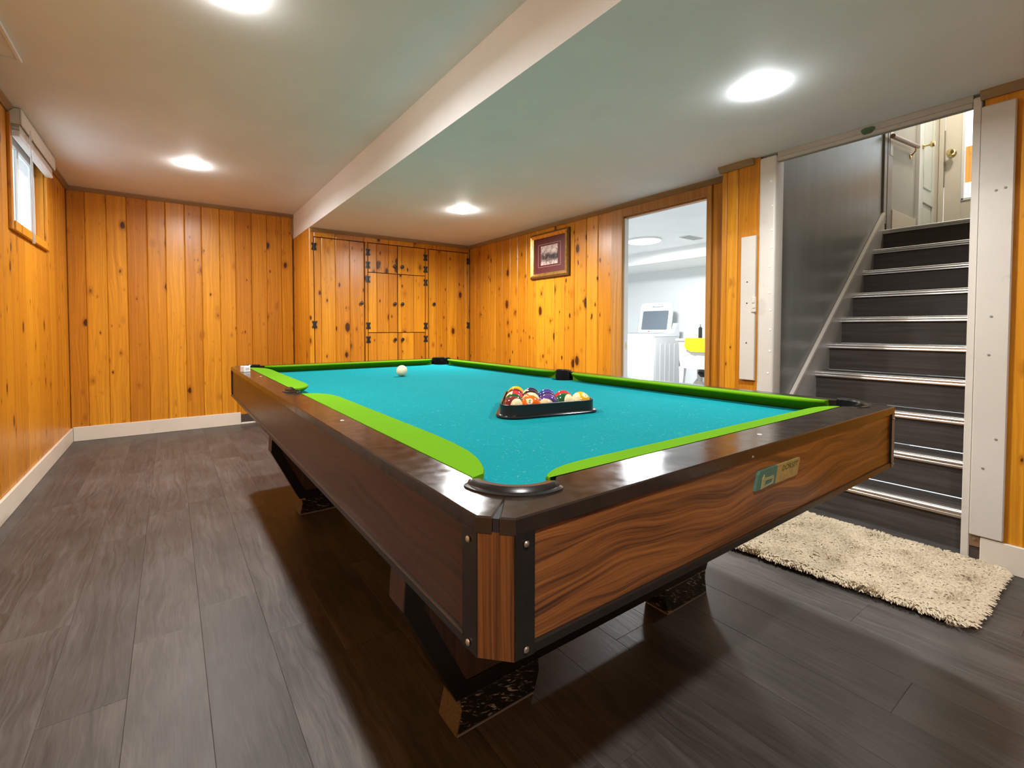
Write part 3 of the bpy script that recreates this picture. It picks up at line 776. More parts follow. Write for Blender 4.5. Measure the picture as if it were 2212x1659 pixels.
# cushions
def cushion(outer, nose):
    """outer: wood-side polyline, nose: nose polyline, both same direction"""
    bm = B(); top = outer+nose[::-1]; n = len(top)
    cen = [sum(p[i] for p in outer)/len(outer) for i in (0, 1)]
    cn = [sum(p[i] for p in nose)/len(nose) for i in (0, 1)]
    dv = Vector((cen[0]-cn[0], cen[1]-cn[1])).normalized()
    ins = lambda p, k: (p[0]+dv.x*k, p[1]+dv.y*k)
    r0 = [(x, y, BED) for x, y in outer]+[(*ins(p, .048), BED) for p in nose[::-1]]
    r1 = [(x, y, TZ-.009) for x, y in outer]+[(*ins(p, .001), TZ-.009) for p in nose[::-1]]
    r2 = [(x, y, TZ-.005) for x, y in outer]+[(*p, TZ-.005) for p in nose[::-1]]
    r3 = [(x, y, TZ+.0006) for x, y in outer]+[(*ins(p, .003), TZ-.001) for p in nose[::-1]]
    loft(bm, [r0, r1, r2, r3]); obj('cushion', bm, CUSHCLOTH, pt, smooth=True, ang=.24)
def roundend(xw, xn, y0, sgn, ln):
    """nose points from the wood line out to the nose, end at y0, running in +sgn y"""
    t = [(0.0, 0.0), (.30, .010), (.46, .032), (.60, .060), (.74, .095), (.87, .145), (.96, .22), (1.0, .32)]
    return [(xw+(xn-xw)*a, y0+sgn*b*ln) for a, b in t]
NL, NR, NF, NB = .183, W-.108, .147, L-.150
def side_cushion(xw, xn, ya, yb, la, lb):
    n1 = roundend(xw, xn, ya, 1, la); n2 = roundend(xw, xn, yb, -1, lb)
    nose = n1+n2[::-1]; outer = [(xw, p[1]) for p in nose]
    m = len(nose); outer = [(xw, ya+(yb-ya)*i/(m-1)) for i in range(m)]
    cushion(outer, nose)
side_cushion(WL, NL, .172, 1.372, 1.0, .55); side_cushion(WL, NL, 1.536, L-.17, .55, .8)
side_cushion(WRR, NR, .172, 1.385, .55, .45); side_cushion(WRR, NR, 1.525, L-.17, .45, .55)
def end_cushion(yw, yn, xa, xb2, la):
    n1 = [(b, a) for a, b in roundend(yw, yn, xa, 1, la)]; n2 = [(b, a) for a, b in roundend(yw, yn, xb2, -1, la)]
    nose = n1+n2[::-1]; m = len(nose)
    cushion([(xa+(xb2-xa)*i/(m-1), yw) for i in range(m)], nose)
end_cushion(WF, NF, .186, W-.165, .45); end_cushion(WBK, NB, .19, W-.17, .5)
# bed cloth with pocket holes
HR = .060
x0, x1, y0, y1 = WL-.004, WRR+.004, WF-.004, WBK+.004
def bite(c, key):
    r = HR
    return c
def bedpoly():
    pts = []
    def corner(c, xs, ys, order):
        dx = math.sqrt(max(0, HR**2-(ys-c[1])**2)); dy = math.sqrt(max(0, HR**2-(xs-c[0])**2))
        return dx, dy
    c = PC['nl']; 
    def ang(c, p): return math.degrees(math.atan2(p[1]-c[1], p[0]-c[0]))
    # near-left: hole inside, edge arc bulges into the bed
    cc = {k: ((.125 if k[1] == 'l' else W-.098), (.125 if k[0] == 'n' else L-.115)) for k in PC}
    def dxy(c, xs, ys): return math.sqrt(max(1e-6, HR**2-(ys-c[1])**2)), math.sqrt(max(1e-6, HR**2-(xs-c[0])**2))
    c = cc['nl']; dx, dy = dxy(c, x0, y0)
    a0 = ang(c, (x0, c[1]+dy)); a1_ = ang(c, (c[0]+dx, y0)); pts += arc(c, HR, a0, a1_, 14)
    c = cc['nr']; dx, dy = dxy(c, x1, y0)
    a0 = ang(c, (c[0]-dx, y0)) % 360; a1_ = ang(c, (x1, c[1]+dy)); pts += arc(c, HR, a0, a1_, 14)
    c = (W-.070, SPR[1]); dy = math.sqrt(max(1e-6, HR**2-(x1-c[0])**2)); a0 = ang(c, (x1, c[1]-dy)) % 360; a1_ = ang(c, (x1, c[1]+dy)); pts += arc(c, HR, a0, a1_, 14)
    c = cc['fr']; dx, dy = dxy(c, x1, y1)
    a0 = ang(c, (x1, c[1]-dy)) % 360; a1_ = ang(c, (c[0]-dx, y1)); pts += arc(c, HR, a0, a1_, 14)
    c = cc['fl']; dx, dy = dxy(c, x0, y1)
    a0 = ang(c, (c[0]+dx, y1)); a1_ = ang(c, (x0, c[1]-dy)) - 0; a1_ = a1_ if a1_ < 0 else a1_-360; pts += arc(c, HR, a0, a1_ if a1_ > -180 else a1_, 14)
    c = (.098, SPL[1]); dy = math.sqrt(max(1e-6, HR**2-(x0-c[0])**2)); a0 = ang(c, (x0, c[1]+dy)); a1_ = ang(c, (x0, c[1]-dy)); pts += arc(c, HR, a0, a1_, 14)
    return pts, cc
bp, HC = bedpoly()
bm = B(); prism(bm, bp, 'z', BED-.024, BED); bmesh.ops.triangulate(bm, faces=[f for f in bm.faces if len(f.verts) > 4]); obj('bed_cloth', bm, BEDCLOTH, pt, smooth=False)
# pocket rims and liners
def rim(c, a0, a1, ri=.066, ro=.098):
    prof = [(ri+.003, TZ-.004), (ri, TZ+.004), (ri+.003, TZ+.009), (ri+.016, TZ+.0105), (ro-.011, TZ+.0065), (ro-.009, TZ+.0035), (ro-.001, TZ+.0025), (ro, TZ-.004), (ro-.006, TZ-.010)]
    n = 26; bm = B(); rings = []
    for i in range(n+1):
        a = math.radians(a0+(a1-a0)*i/n); k = min(1, min(i, n-i)/2.5+.45)
        rings.append([(c[0]+((ri+ro)/2+(r-(ri+ro)/2)*k)*math.cos(a), c[1]+((ri+ro)/2+(r-(ri+ro)/2)*k)*math.sin(a), TZ+(z-TZ)*(.4+.6*k) if z > TZ else z) for r, z in prof])
    loft(bm, rings); o = obj('pocket_rim', bm, IRON, pt)
    bm = B(); rings = []
    for i in range(n+1):
        a = math.radians(a0+(a1-a0)*i/n)
        rings.append([(c[0]+r*math.cos(a), c[1]+r*math.sin(a), z) for r, z in ((ri+.0005, TZ+.003), (ri+.004, TZ+.003), (ri+.004, BED-.03), (ri+.001, BED-.03))])
    loft(bm, rings); obj('liner_wall', bm, LINER, o)
rim(PC['nl'], 172, 290); rim(PC['nr'], -112, 12); rim(PC['fl'], 70, 188); rim(PC['fr'], -10, 110)
rim(SPL, 118, 242, .058, .086); rim(SPR, -62, 62, .054, .078)
for k in ('nl', 'nr', 'fl', 'fr'):
    bm = B(); lathe(bm, [(HR+.012, BED-.025), (HR+.008, BED-.10), (.0, BED-.105)], (*HC[k], 0), 'z', 20, False); obj('pocket_liner', bm, LINER, pt)
for c in ((.098, SPL[1]), (W-.070, SPR[1])):
    bm = B(); lathe(bm, [(HR+.012, BED-.025), (HR+.008, BED-.10), (.0, BED-.105)], (*c, 0), 'z', 20, False); obj('pocket_liner', bm, LINER, pt)
# body panels, corner posts, strips
XB1 = W
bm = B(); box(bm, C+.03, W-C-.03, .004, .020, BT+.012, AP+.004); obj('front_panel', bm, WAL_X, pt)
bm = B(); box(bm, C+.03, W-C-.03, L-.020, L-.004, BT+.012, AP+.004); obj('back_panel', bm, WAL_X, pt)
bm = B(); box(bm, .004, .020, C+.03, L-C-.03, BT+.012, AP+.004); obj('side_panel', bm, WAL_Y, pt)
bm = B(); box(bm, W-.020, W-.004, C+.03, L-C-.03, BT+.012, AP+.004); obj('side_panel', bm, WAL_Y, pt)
def flip(p, fx, fy): return (W-p[0] if fx else p[0], L-p[1] if fy else p[1])
for fx in (0, 1):
    for fy in (0, 1):
        F = lambda p: flip(p, fx, fy)
        bm = B(); prism(bm, [F((.001, C)), F((C, .001)), F((C+.006, .012)), F((.012, C+.006))], 'z', BT-.001, AP+.004); obj('corner_post', bm, WAL_Z, pt, smooth=False)
        for sw in (0, 1):
            q = lambda a, b: F((a, b) if not sw else (b, a))
            e = .002
            bm = B(); prism(bm, [q(C-.0015, -e+.002), q(C+.031, -e), q(C+.031, .006), q(C, .006)], 'z', BT+.001, AP+.003); sp = obj('corner_strip', bm, BLACKTRIM, pt, smooth=False)
            for zz in (.7275, .586):
                c = q(C+.016, -e); bm = B()
                ax = 'x' if sw else 'y'
                sg = (1 if (fx if sw else fy) else -1)
                lathe(bm, [(.0045, 0), (.0045, .001*sg), (.003, .0025*sg), (0, .003*sg)], (c[0], c[1], zz), ax, 10); obj('screw', bm, STEEL, sp)
for (a, b, c, d) in [(C+.031, W-C-.031, -.001, .012), (C+.031, W-C-.031, L-.012, L+.001), (-.001, .012, C+.031, L-C-.031), (W-.012, W+.001, C+.031, L-C-.031)]:
    bm = B(); box(bm, a, b, c, d, BT, BT+.016, .002); obj('bottom_strip', bm, BLACKTRIM, pt)
bm = B(); box(bm, .030, W-.030, .030, L-.030, BT+.004, BED-.11); obj('under_frame', bm, BLACKMATTE, pt)
# sights
for p in ((.051, .765), (.059, 2.132), (.802, .054)):
    bm = B(); lathe(bm, [(.0052, TZ-.001), (.0052, TZ+.0006), (0, TZ+.0008)], (*p, 0), 'z', 14); obj('sight', bm, IVORY, pt)
bm = B(); lathe(bm, [(.003, 0), (.002, -.0015), (0, -.002)], (.657, 0, .747), 'y', 8); obj('screw', bm, STEEL, pt)
# maker's plate
TEAL = plain('plate_teal', (.055, .145, .105, 1), .45); PGOLD = plain('plate_gold', (.36, .25, .075, 1), .45, mottle=.2, mscale=70); POLIVE = plain('plate_lettering', (.085, .085, .022, 1), .5); PCREAM = plain('plate_line', (.30, .28, .12, 1), .5)
np_ = bpy.data.objects.new('nameplate', None); COL.objects.link(np_); np_.parent = pt; np_['label'] = 'teal and gold maker plate'
bm = B(); prism(bm, [(.667, .673), (.754, .673), (.766, .711), (.688, .711), (.681, .705)], 'y', -.0012, .005); obj('emblem_field', bm, TEAL, np_, smooth=False)
bm = B(); prism(bm, [(.754, .673), (.862, .673), (.866, .679), (.878, .711), (.766, .711)], 'y', -.0011, .005); obj('gold_field', bm, PGOLD, np_, smooth=False)
bm = B(); sh = lambda x, z: (x+(z-.673)*.30, z)
for q in ([(.690, .677), (.690, .6945), (.694, .6985), (.696, .702), (.6985, .698), (.7035, .694), (.7035, .677)], [(.7065, .688), (.7065, .6935), (.739, .6935), (.7425, .690), (.7425, .6770), (.690, .6735), (.690, .6765), (.737, .6795), (.737, .688)]):
    prism(bm, [sh(*p) for p in q], 'y', -.0022, -.0010)
obj('emblem', bm, PCREAM, np_, smooth=False)
me = text_mesh('DORSET', .0165, 'lettering'); me.materials.clear(); me.materials.append(POLIVE)
for v in me.vertices:
    x, z = v.co.x*1.28, v.co.y
    v.co = (.8255+x+z*.30, -.0016, .7005+z)
link('lettering', me, np_)
# pedestals
for (ya, yb2) in ((.493, .578), (2.133, 2.218)):
    pd = bpy.data.objects.new('pedestal', None); COL.objects.link(pd); pd.parent = pt
    o0 = [(.118, BT+.006), (.104, .360), (.242, .090)]
    prof = o0+[(W-x, z) for x, z in o0[::-1]]
    bm = B(); prism(bm, prof, 'y', ya+.003, yb2-.003); obj('core', bm, BLACKTRIM, pd, smooth=False)
    for fy_ in (ya, yb2):
        s0, s1 = (fy_, fy_+.004) if fy_ == ya else (fy_-.004, fy_)
        inn = [(.168, BT+.004), (.157, .352), (.272, .130)]
        bm = B(); prism(bm, inn+[(W-x, z) for x, z in inn[::-1]], 'y', s0+.001, s1); obj('face_panel', bm, WAL_LEG, pd, smooth=False)
        for m in (0, 1):
            G = lambda p: (W-p[0], p[1]) if m else p
            bm = B(); prism(bm, [G(p) for p in (o0[0], o0[1], o0[2], (.272, .130), inn[1], inn[0])], 'y', s0-.001 if fy_ == ya else s0, s1 if fy_ == ya else s1+.001); obj('edge_strip', bm, BLACKTRIM, pd, smooth=False)
        bm = B(); prism(bm, [(.242, .090), (W-.242, .090), (W-.272, .130), (.272, .130)], 'y', s0-.002 if fy_ == ya else s0, s1 if fy_ == ya else s1+.002); obj('edge_strip', bm, BLACKTRIM, pd, smooth=False)
    for m in (0, 1):
        G = lambda p: (W-p[0], p[1]) if m else p
        bm = B(); prism(bm, [G(p) for p in ((.1175, BT), (.1035, .360), (.108, .352), (.121, BT))], 'y', ya+.002, yb2-.002); obj('side_board', bm, WAL_LEG, pd, smooth=False)
        bm = B(); prism(bm, [G(p) for p in ((.243, 0), (.489, 0), (.509, .060), (.506, .092), (.252, .092), (.259, .062))], 'y', ya-.006, yb2+.004, .002); ft = obj('foot', bm, SCUFF, pd, smooth=False)
        bm = B(); prism(bm, [G(p) for p in ((.2405, .001), (.244, .001), (.260, .062), (.253, .090), (.2495, .090), (.2565, .062))], 'y', ya-.003, yb2+.002); obj('raw_end', bm, RAWWOOD, ft, smooth=False)

# ------------------------------------------------------------------ balls
BR = .0335
TM = pt.matrix_basis.copy()
def ball_mat(name, col, stripe):
    t = NT(name)
    cream = (.80, .66, .38)
    if stripe:
        x, y, z = t.sep(t.coord())
        f = t.mapr(t.math('ABSOLUTE', z), BR*.565, BR*.585, 0, 1)
        t.base(t.mix(f, col, cream))
    else: t.base((*col, 1))
    t.rough(.09); t.b.inputs['Specular IOR Level'].default_value = .6
    return t.m
def ball_mesh(m):
    bm = B(); bmesh.ops.create_uvsphere(bm, u_segments=40, v_segments=24, radius=BR)
    me = mesh_of('ball', bm, m, False); me.shade_smooth(); return me
def look_rot(axis, up=(0, 0, 1)):
    z = Vector(axis).normalized(); x = Vector(up).cross(z).normalized(); y = z.cross(x)
    return Matrix((x, y, z)).transposed()
SPOT = plain('number_spot', (.80, .66, .38, 1), .12); INK = plain('number_ink', (.012, .010, .010, 1), .3)
def spot(parent, n, direction, spin):
    """cream number spot with its number, wrapped on the ball; direction is in world axes"""
    Rm = look_rot(direction) @ Matrix.Rotation(math.radians(spin), 3, 'Z')
    Rl = parent.rotation_euler.to_matrix().inverted() @ Rm
    bm = B(); lathe(bm, [(r, 0) for r in (.0001, .003, .006, .009, .0115)], n=22, capends=False)
    for v in bm.verts:
        p = Vector((v.co.x, v.co.y, BR)).normalized()*(BR+.00025); v.co = Rl @ p
    sp = obj('number_spot', bm, SPOT, parent); 
    me = text_mesh(n, .0165, 'number'); me.materials.clear(); me.materials.append(INK)
    bm = B(); bm.from_mesh(me); bmesh.ops.triangulate(bm, faces=bm.faces[:]); bmesh.ops.subdivide_edges(bm, edges=bm.edges[:], cuts=1)
    for v in bm.verts:
        p = Vector((v.co.x, v.co.y, BR)).normalized()*(BR+.0006); v.co = Rl @ p
    bm.to_mesh(me); bm.free(); link('number', me, sp)
COLS = {1: (.80, .40, .01), 2: (.02, .045, .26), 3: (.62, .02, .03), 4: (.035, .018, .10), 5: (.75, .13, .01), 6: (.012, .075, .02), 7: (.20, .018, .012), 8: (.012, .010, .016),
        9: (.80, .40, .01), 10: (.012, .014, .07), 11: (.62, .02, .05), 12: (.09, .035, .17), 13: (.75, .13, .01), 14: (.012, .085, .03), 15: (.16, .018, .014)}
NAMES = {1: 'plain yellow ball at the far point of the rack', 2: 'plain blue ball in the middle row of the rack', 3: 'plain red ball behind the green striped ball', 4: 'plain dark purple ball behind the purple striped ball',
         5: 'plain orange ball numbered 5 in the front row of the rack', 6: 'plain green ball behind the maroon striped ball', 7: 'plain dark red ball just before the far yellow ball', 8: 'black ball in the middle of the rack',
         9: 'yellow striped ball numbered 9 at the right end of the rack', 10: 'navy striped ball at the back of the rack, cream side showing', 11: 'pink red striped ball at the left edge of the rack', 12: 'purple striped ball in the front row, big cream cap showing',
         13: 'orange striped ball with number behind the plain orange ball', 14: 'green striped ball in the front row beside the yellow striped ball', 15: 'maroon striped ball at the front left corner of the rack'}
ROWS = [[15, 5, 12, 14, 9], [6, 13, 4, 3], [11, 8, 2], [7, 10], [1]]
VV = Vector((-.62, -.75, .22)).normalized(); RR = Vector((.77, -.64, 0)).normalized(); UU = Vector((0, 0, 1))
AX = {15: VV*.75+RR*.66-UU*.10, 12: VV*.85-RR*.25-UU*.42, 14: VV*.62+RR*.75+UU*.05, 9: -RR*.85+VV*.45+UU*.1, 11: VV*.5-RR*.75+UU*.05, 13: VV*.15+RR*.65+UU*.75, 10: -RR*.8+VV*.55-UU*.1}
r0 = Vector((.651, .800, 0)); ex = Vector((.9836, -.1805, 0)); ey = Vector((.1805, .9836, 0)); SP_ = .0672
zc = BED+BR+.0004
centers = {}
for i, row in enumerate(ROWS):
    for j, nb in enumerate(row):
        p = r0+ex*(SP_*(j+i*.5))+ey*(SP_*.866*i)
        stripe = nb > 8
        o = link('pool_ball', ball_mesh(ball_mat('ball_paint_%d' % nb, COLS[nb], stripe)), None, (p.x, p.y, zc))
        o.rotation_euler = look_rot(AX.get(nb, VV)).to_euler()
        tag(o, NAMES[nb], 'pool ball', 'pool balls in the triangle rack'); centers[nb] = p
        if nb == 5: spot(o, '5', VV*.88-RR*.10+UU*.34, 165)
        if nb == 9: spot(o, '9', VV*.62+RR*.42+UU*.66, 20)
        if nb == 13: spot(o, '13', VV*.60-RR*.62+UU*.42, -30)
cue = link('cue_ball', ball_mesh(plain('cue_ball_cream', (.82, .74, .50, 1), .12, mottle=.08, mscale=40)), None, (.884, 2.197, zc))
tag(cue, 'plain cream cue ball alone near the far end of the cloth', 'pool ball')

# triangle rack
cen = r0+ex*(SP_*2)+ey*(SP_*.866*4/3)
rk = thing('ball_rack', 'black plastic triangle rack holding the balls on turquoise cloth', 'rack', (cen.x, cen.y, BED+.0005), (0, 0, math.atan2(ex.y, ex.x)))
def tri(off, n=7):
    a = SP_*4; R0 = a/math.sqrt(3); pts = []
    for k in range(3):
        t0 = math.radians(90+120*k); v = Vector((R0*math.cos(t0), R0*math.sin(t0)))
        for i in range(n+1):
            t = t0-math.radians(60)+math.radians(120)*i/n
            pts.append((v.x+off*math.cos(t), v.y+off*math.sin(t)))
    return pts
RH = .044
bm = B()
secs = [(BR+.0045, .004), (BR+.0045, RH-.001), (BR+.0055, RH), (BR+.0085, RH), (BR+.0095, RH-.001), (BR+.0095, .012), (BR+.010, .010), (BR+.010, .004)]
rings = [[(*p, z) for p in tri(o)] for o, z in secs]
loft(bm, rings+[rings[0]], True, False); bmesh.ops.remove_doubles(bm, verts=bm.verts[:], dist=1e-6)
BLKPLAST = plain('black_rack_plastic', (.010, .011, .012, 1), .32); obj('rack_wall', bm, BLKPLAST, rk)
bm = B()
secs = [(BR+.0045, 0), (BR+.019, 0), (BR+.023, .003), (BR+.023, .006), (BR+.020, .0085), (BR+.0095, .0105), (BR+.0045, .010)]
rings = [[(*p, z) for p in tri(o)] for o, z in secs]
loft(bm, rings+[rings[0]], True, False); bmesh.ops.remove_doubles(bm, verts=bm.verts[:], dist=1e-6); obj('base_flange', bm, plain('black_rack_flange', (.012, .010, .010, 1), .16), rk)

# chalk
ck = thing('chalk_cube', 'small white labelled chalk cube on the far left rail', 'chalk', tuple(TM @ Vector((.028, 2.455, TZ))), (0, 0, .45))
bm = B(); box(bm, -.019, .019, -.019, .019, .0, .034, .002); obj('wrapper', bm, plain('chalk_paper', (.80, .79, .80, 1), .4), ck)
bm = B(); lathe(bm, [(.012, .034), (.013, .0345), (.010, .0335), (.0, .032)], n=14, capends=False); obj('chalk_tip', bm, plain('grey_chalk', (.45, .46, .52, 1), .9), ck)
bm = B(); box(bm, -.011, .011, -.0195, -.0189, .011, .024); obj('label_mark', bm, plain('chalk_label', (.52, .50, .52, 1), .5), ck)

# ------------------------------------------------------------------ shag rug
rug = thing('shag_rug', 'cream shag rug on the plank floor in front of the stairs', 'rug', (0, 0, 0))
A, Bq, Cq, D = Vector((1.905, -.058, 0)), Vector((2.545, -.058, 0)), Vector((2.520, 1.02, 0)), Vector((1.795, 1.02, 0))
def rugp(u, v): return (A*(1-u)+Bq*u)*(1-v)+(D*(1-u)+Cq*u)*v
outline = []
rc = .05
for (u, v, du, dv) in ((0, 0, 1, 1), (1, 0, -1, 1), (1, 1, -1, -1), (0, 1, 1, -1)):
    seq = []
    for i in range(6):
        a = PI/2*i/5
        seq.append((u+du*rc*(1-math.sin(a))*1.5, v+dv*rc*(1-math.cos(a))))
    if (du*dv) < 0: seq = seq[::-1]
    outline += [rugp(*q) for q in seq]
bm = B(); prism(bm, [(p.x, p.y) for p in outline], 'z', .0005, .007); obj('backing', bm, plain('rug_backing', (.62, .54, .40, 1), .9), rug, smooth=False)
rng = np.random.default_rng(4)
N = 34000
u = rng.uniform(.008, .992, N); v = rng.uniform(.006, .994, N)
Av, Bv, Cv, Dv = (np.array(q[:2]) for q in (A, Bq, Cq, D))
P = ((Av*(1-u)[:, None]+Bv*u[:, None])*(1-v)[:, None]+(Dv*(1-u)[:, None]+Cv*u[:, None])*v[:, None])
du_, dv_ = np.minimum(u, 1-u), np.minimum(v, 1-v)
ok = ~((du_ < .075) & (dv_ < .05) & ((1-du_/.075)**2+(1-dv_/.05)**2 > .92)); P = P[ok]; u, v = u[ok], v[ok]; N = len(P)
# clumped lean
fx = P[:, 0]*9; fy = P[:, 1]*9
ang = -.9+.75*np.sin(fx*3.1+1.7*np.sin(fy*2.3))+.65*np.cos(fy*3.7+1.2*np.sin(fx*2.9))+rng.normal(0, .60, N)
edge = np.minimum(np.minimum(u, 1-u)*.65, np.minimum(v, 1-v)*1.08)
outx = np.where(u < .5, -1, 1)*(np.minimum(u, 1-u) < .05); outy = np.where(v < .5, -1, 1)*(np.minimum(v, 1-v) < .035)
dirv = np.stack([np.cos(ang)+1.6*outx, np.sin(ang)+1.6*outy], 1); dirv /= np.linalg.norm(dirv, axis=1)[:, None]
ln = rng.uniform(.020, .040, N); wd = rng.uniform(.0020, .0038, N); ht = rng.uniform(.012, .024, N)
side = np.stack([-dirv[:, 1], dirv[:, 0]], 1)
tt = [(0.0, 0.0, 1.0), (.28, .62, 1.0), (.65, .95, .8), (1.0, .80, .25)]
verts = np.zeros((N, 8, 3))
for i, (a, h, w_) in enumerate(tt):
    cpt = P+dirv*(ln*a)[:, None]
    for sI, sg in enumerate((-1, 1)):
        verts[:, i*2+sI, :2] = cpt+side*(wd*w_*sg)[:, None]; verts[:, i*2+sI, 2] = .006+ht*h+(.0015*sg)
verts = verts.reshape(-1, 3)
base_i = (np.arange(N)*8)[:, None]
quad = np.array([[0, 1, 3, 2], [2, 3, 5, 4], [4, 5, 7, 6]]).reshape(1, 3, 4)
faces = (base_i[:, :, None]+quad).reshape(-1, 4)
me = bpy.data.meshes.new('pile'); me.vertices.add(len(verts)); me.vertices.foreach_set('co', verts.ravel())
me.loops.add(faces.size); me.loops.foreach_set('vertex_index', faces.ravel().astype(np.int32))
me.polygons.add(len(faces)); me.polygons.foreach_set('loop_start', np.arange(0, faces.size, 4, dtype=np.int32))
me.update(calc_edges=True); me.validate(); me.shade_smooth()
RUGM = NT('cream_shag'); _n = RUGM.noise(RUGM.coord(), 160, 2)
RUGM.base(RUGM.ramp(_n, [(.3, (.57, .47, .32)), (.7, (.72, .61, .44))])); RUGM.rough(.9)
RUGM.b.inputs['Specular IOR Level'].default_value = .1
me.materials.append(RUGM.m)
o = link('pile', me, rug); o['kind'] = 'stuff'

# ------------------------------------------------------------------ laundry room
LX1, LYA, LYB, LH = 6.60, 1.05, 5.30, 2.15
bm = B(); box(bm, LX1, LX1+.1, LYA-.05, LYB+.1, -.1, 2.4); struct('wall_laundry', bm, LAUNDRYWALL, 'white far wall of the laundry room')
bm = B(); box(bm, 2.80, LX1, LYB, LYB+.1, -.1, 2.4); struct('wall_laundry.001', bm, LAUNDRYWALL, 'white left wall of the laundry room')
bm = B(); box(bm, 2.80, LX1, LYA-.05, LYA, -.1, 2.4); struct('wall_laundry.002', bm, LAUNDRYWALL, 'white right wall of the laundry room')
bm = B(); box(bm, 2.801, 2.815, LYA, DY0-.005, -.1, 2.4); box(bm, 2.801, 2.815, DY1+.005, LYB, -.1, 2.4); box(bm, 2.801, 2.815, DY0-.005, DY1+.005, DZ, 2.4); struct('wall_laundry.003', bm, LAUNDRYWALL, 'laundry side of the doorway wall')
bm = B(); box(bm, 2.80, LX1, LYA-.05, LYB+.1, LH, 2.4); struct('ceiling.002', bm, CEIL, 'white laundry ceiling')
bm = B(); box(bm, 5.62, LX1, LYA, LYB, 1.975, LH+.002); struct('ceiling.003', bm, WHITE, 'white boxed duct along the laundry far wall')
bm = B(); box(bm, 2.80, LX1, LYA-.05, LYB+.1, -.12, 0); struct('floor.002', bm, plain('laundry_floor', (.36, .36, .36, 1), .5, mottle=.15, mscale=5), 'pale grey laundry floor')
lt = thing('laundry_light', 'round flush white lamp on the laundry ceiling', 'ceiling light', (4.78, 3.37, LH))
bm = B(); lathe(bm, [(.200, 0), (.212, -.002), (.212, -.018), (.205, -.022), (.200, -.020)], n=40); obj('trim_ring', bm, WHITE, lt)
bm = B(); lathe(bm, [(.203, -.016), (.203, -.024), (.18, -.034), (.0, -.040)], n=40); obj('lens', bm, LENS_L, lt)
ld = bpy.data.lights.new('laundry_lamp_light', 'AREA'); ld.shape = 'DISK'; ld.size = .38; ld.energy = LAUNDRY_W; ld.color = (.96, .98, 1.0)
lo = bpy.data.objects.new('laundry_lamp_light', ld); COL.objects.link(lo); lo.parent = lt; lo.location = (0, 0, -.045)
vt = thing('ceiling_vent', 'grey slotted vent in the laundry ceiling right of the round lamp', 'vent', (5.15, 2.95, LH))
bm = B(); box(bm, -.16, .16, -.07, .07, -.006, 0, .002); obj('vent_plate', bm, plain('vent_grey', (.55, .56, .56, 1), .5), vt)
for i in range(4):
    bm = B(); box(bm, -.14, .14, -.055+i*.03, -.040+i*.03, -.012, -.006); obj('slat', bm, plain('vent_slat', (.45, .46, .46, 1), .5), vt)

# washing machine
wm = thing('washing_machine', 'white top-loading washing machine with its lid standing open', 'washing machine', (5.72, 3.885, 0))
WD, WW_, WH = .66, .68, .905
bm = B(); box(bm, 0, .05, 0, WW_, .02, WH-.02, .012, 2); obj('front_panel', bm, APPL, wm)
bm = B(); box(bm, .05, WD, .003, WW_-.003, .02, WH-.02, .004)
for i in range(4): box(bm, .16+i*.12, .20+i*.12, -.003, .004, .10, WH-.13, .003)
obj('body', bm, APPL_SIDE, wm)
bm = B(); loft(bm, [[(0.0, y, z) for y, z in ((0, WH-.02), (WW_, WH-.02), (WW_, WH+.005), (0, WH+.005))], [(.02, y, z) for y, z in ((0, WH-.02), (WW_, WH-.02), (WW_, WH+.022), (0, WH+.022))], [(.50, y, z) for y, z in ((0, WH-.02), (WW_, WH-.02), (WW_, WH+.035), (0, WH+.035))], [(WD, y, z) for y, z in ((0, WH-.02), (WW_, WH-.02), (WW_, WH+.035), (0, WH+.035))]])
obj('top_deck', bm, APPL, wm)
bm = B(); box(bm, .10, .47, .08, .60, WH+.018, WH+.0365); obj('tub_opening', bm, plain('tub_grey', (.25, .27, .29, 1), .4), wm)
# console at the back
bm = B(); prism(bm, [(.50, WH+.03), (WD, WH+.03), (WD, WH+.19), (.60, WH+.19)], 'y', .005, WW_-.005, .006); con = obj('control_console', bm, APPL, wm)
bm = B(); lathe(bm, [(.040, 0), (.038, -.03), (.0, -.032)], (.545, .34, WH+.11), 'x', 18); obj('dial', bm, plain('dial_grey', (.55, .57, .6, 1), .3), con)
# lid leaning back, hinged in front of the console
lid = bpy.data.objects.new('lid', None); COL.objects.link(lid); lid.parent = wm; lid.location = (.475, 0, WH+.030); lid.rotation_euler = (0, math.radians(10), 0)
def rrect(y0, y1, z0, z1, r, n=5, rb=None):
    pts = []; rb = r if rb is None else rb
    for cy, cz, a0, q in ((y1-r, z1-r, 0, r), (y0+r, z1-r, 90, r), (y0+rb, z0+rb, 180, rb), (y1-rb, z0+rb, 270, rb)):
        for i in range(n+1):
            a = math.radians(a0+90*i/n); pts.append((cy+q*math.cos(a), cz+q*math.sin(a)))
    return pts
outer = rrect(.055, .645, 0, .500, .07, 5, .01); inner = rrect(.110, .590, .055, .365, .02, 5)
bm = B()
vo = [[bm.verts.new((x, *p)) for p in outer] for x in (0, .035)]; vi = [[bm.verts.new((x, *p)) for p in inner] for x in (0, .035)]
n = len(outer)
for i in range(n):
    j = (i+1) % n
    bm.faces.new((vo[0][i], vo[0][j], vi[0][j], vi[0][i])); bm.faces.new((vo[1][i], vi[1][i], vi[1][j], vo[1][j]))
    bm.faces.new((vo[0][i], vo[1][i], vo[1][j], vo[0][j])); bm.faces.new((vi[0][i], vi[0][j], vi[1][j], vi[1][i]))
obj('lid_frame', bm, APPL, lid, smooth=False)
bm = B(); box(bm, .010, .020, .108, .592, .053, .367); obj('lid_window', bm, plain('grey_lid_glass', (.14, .17, .20, 1), .12), lid)
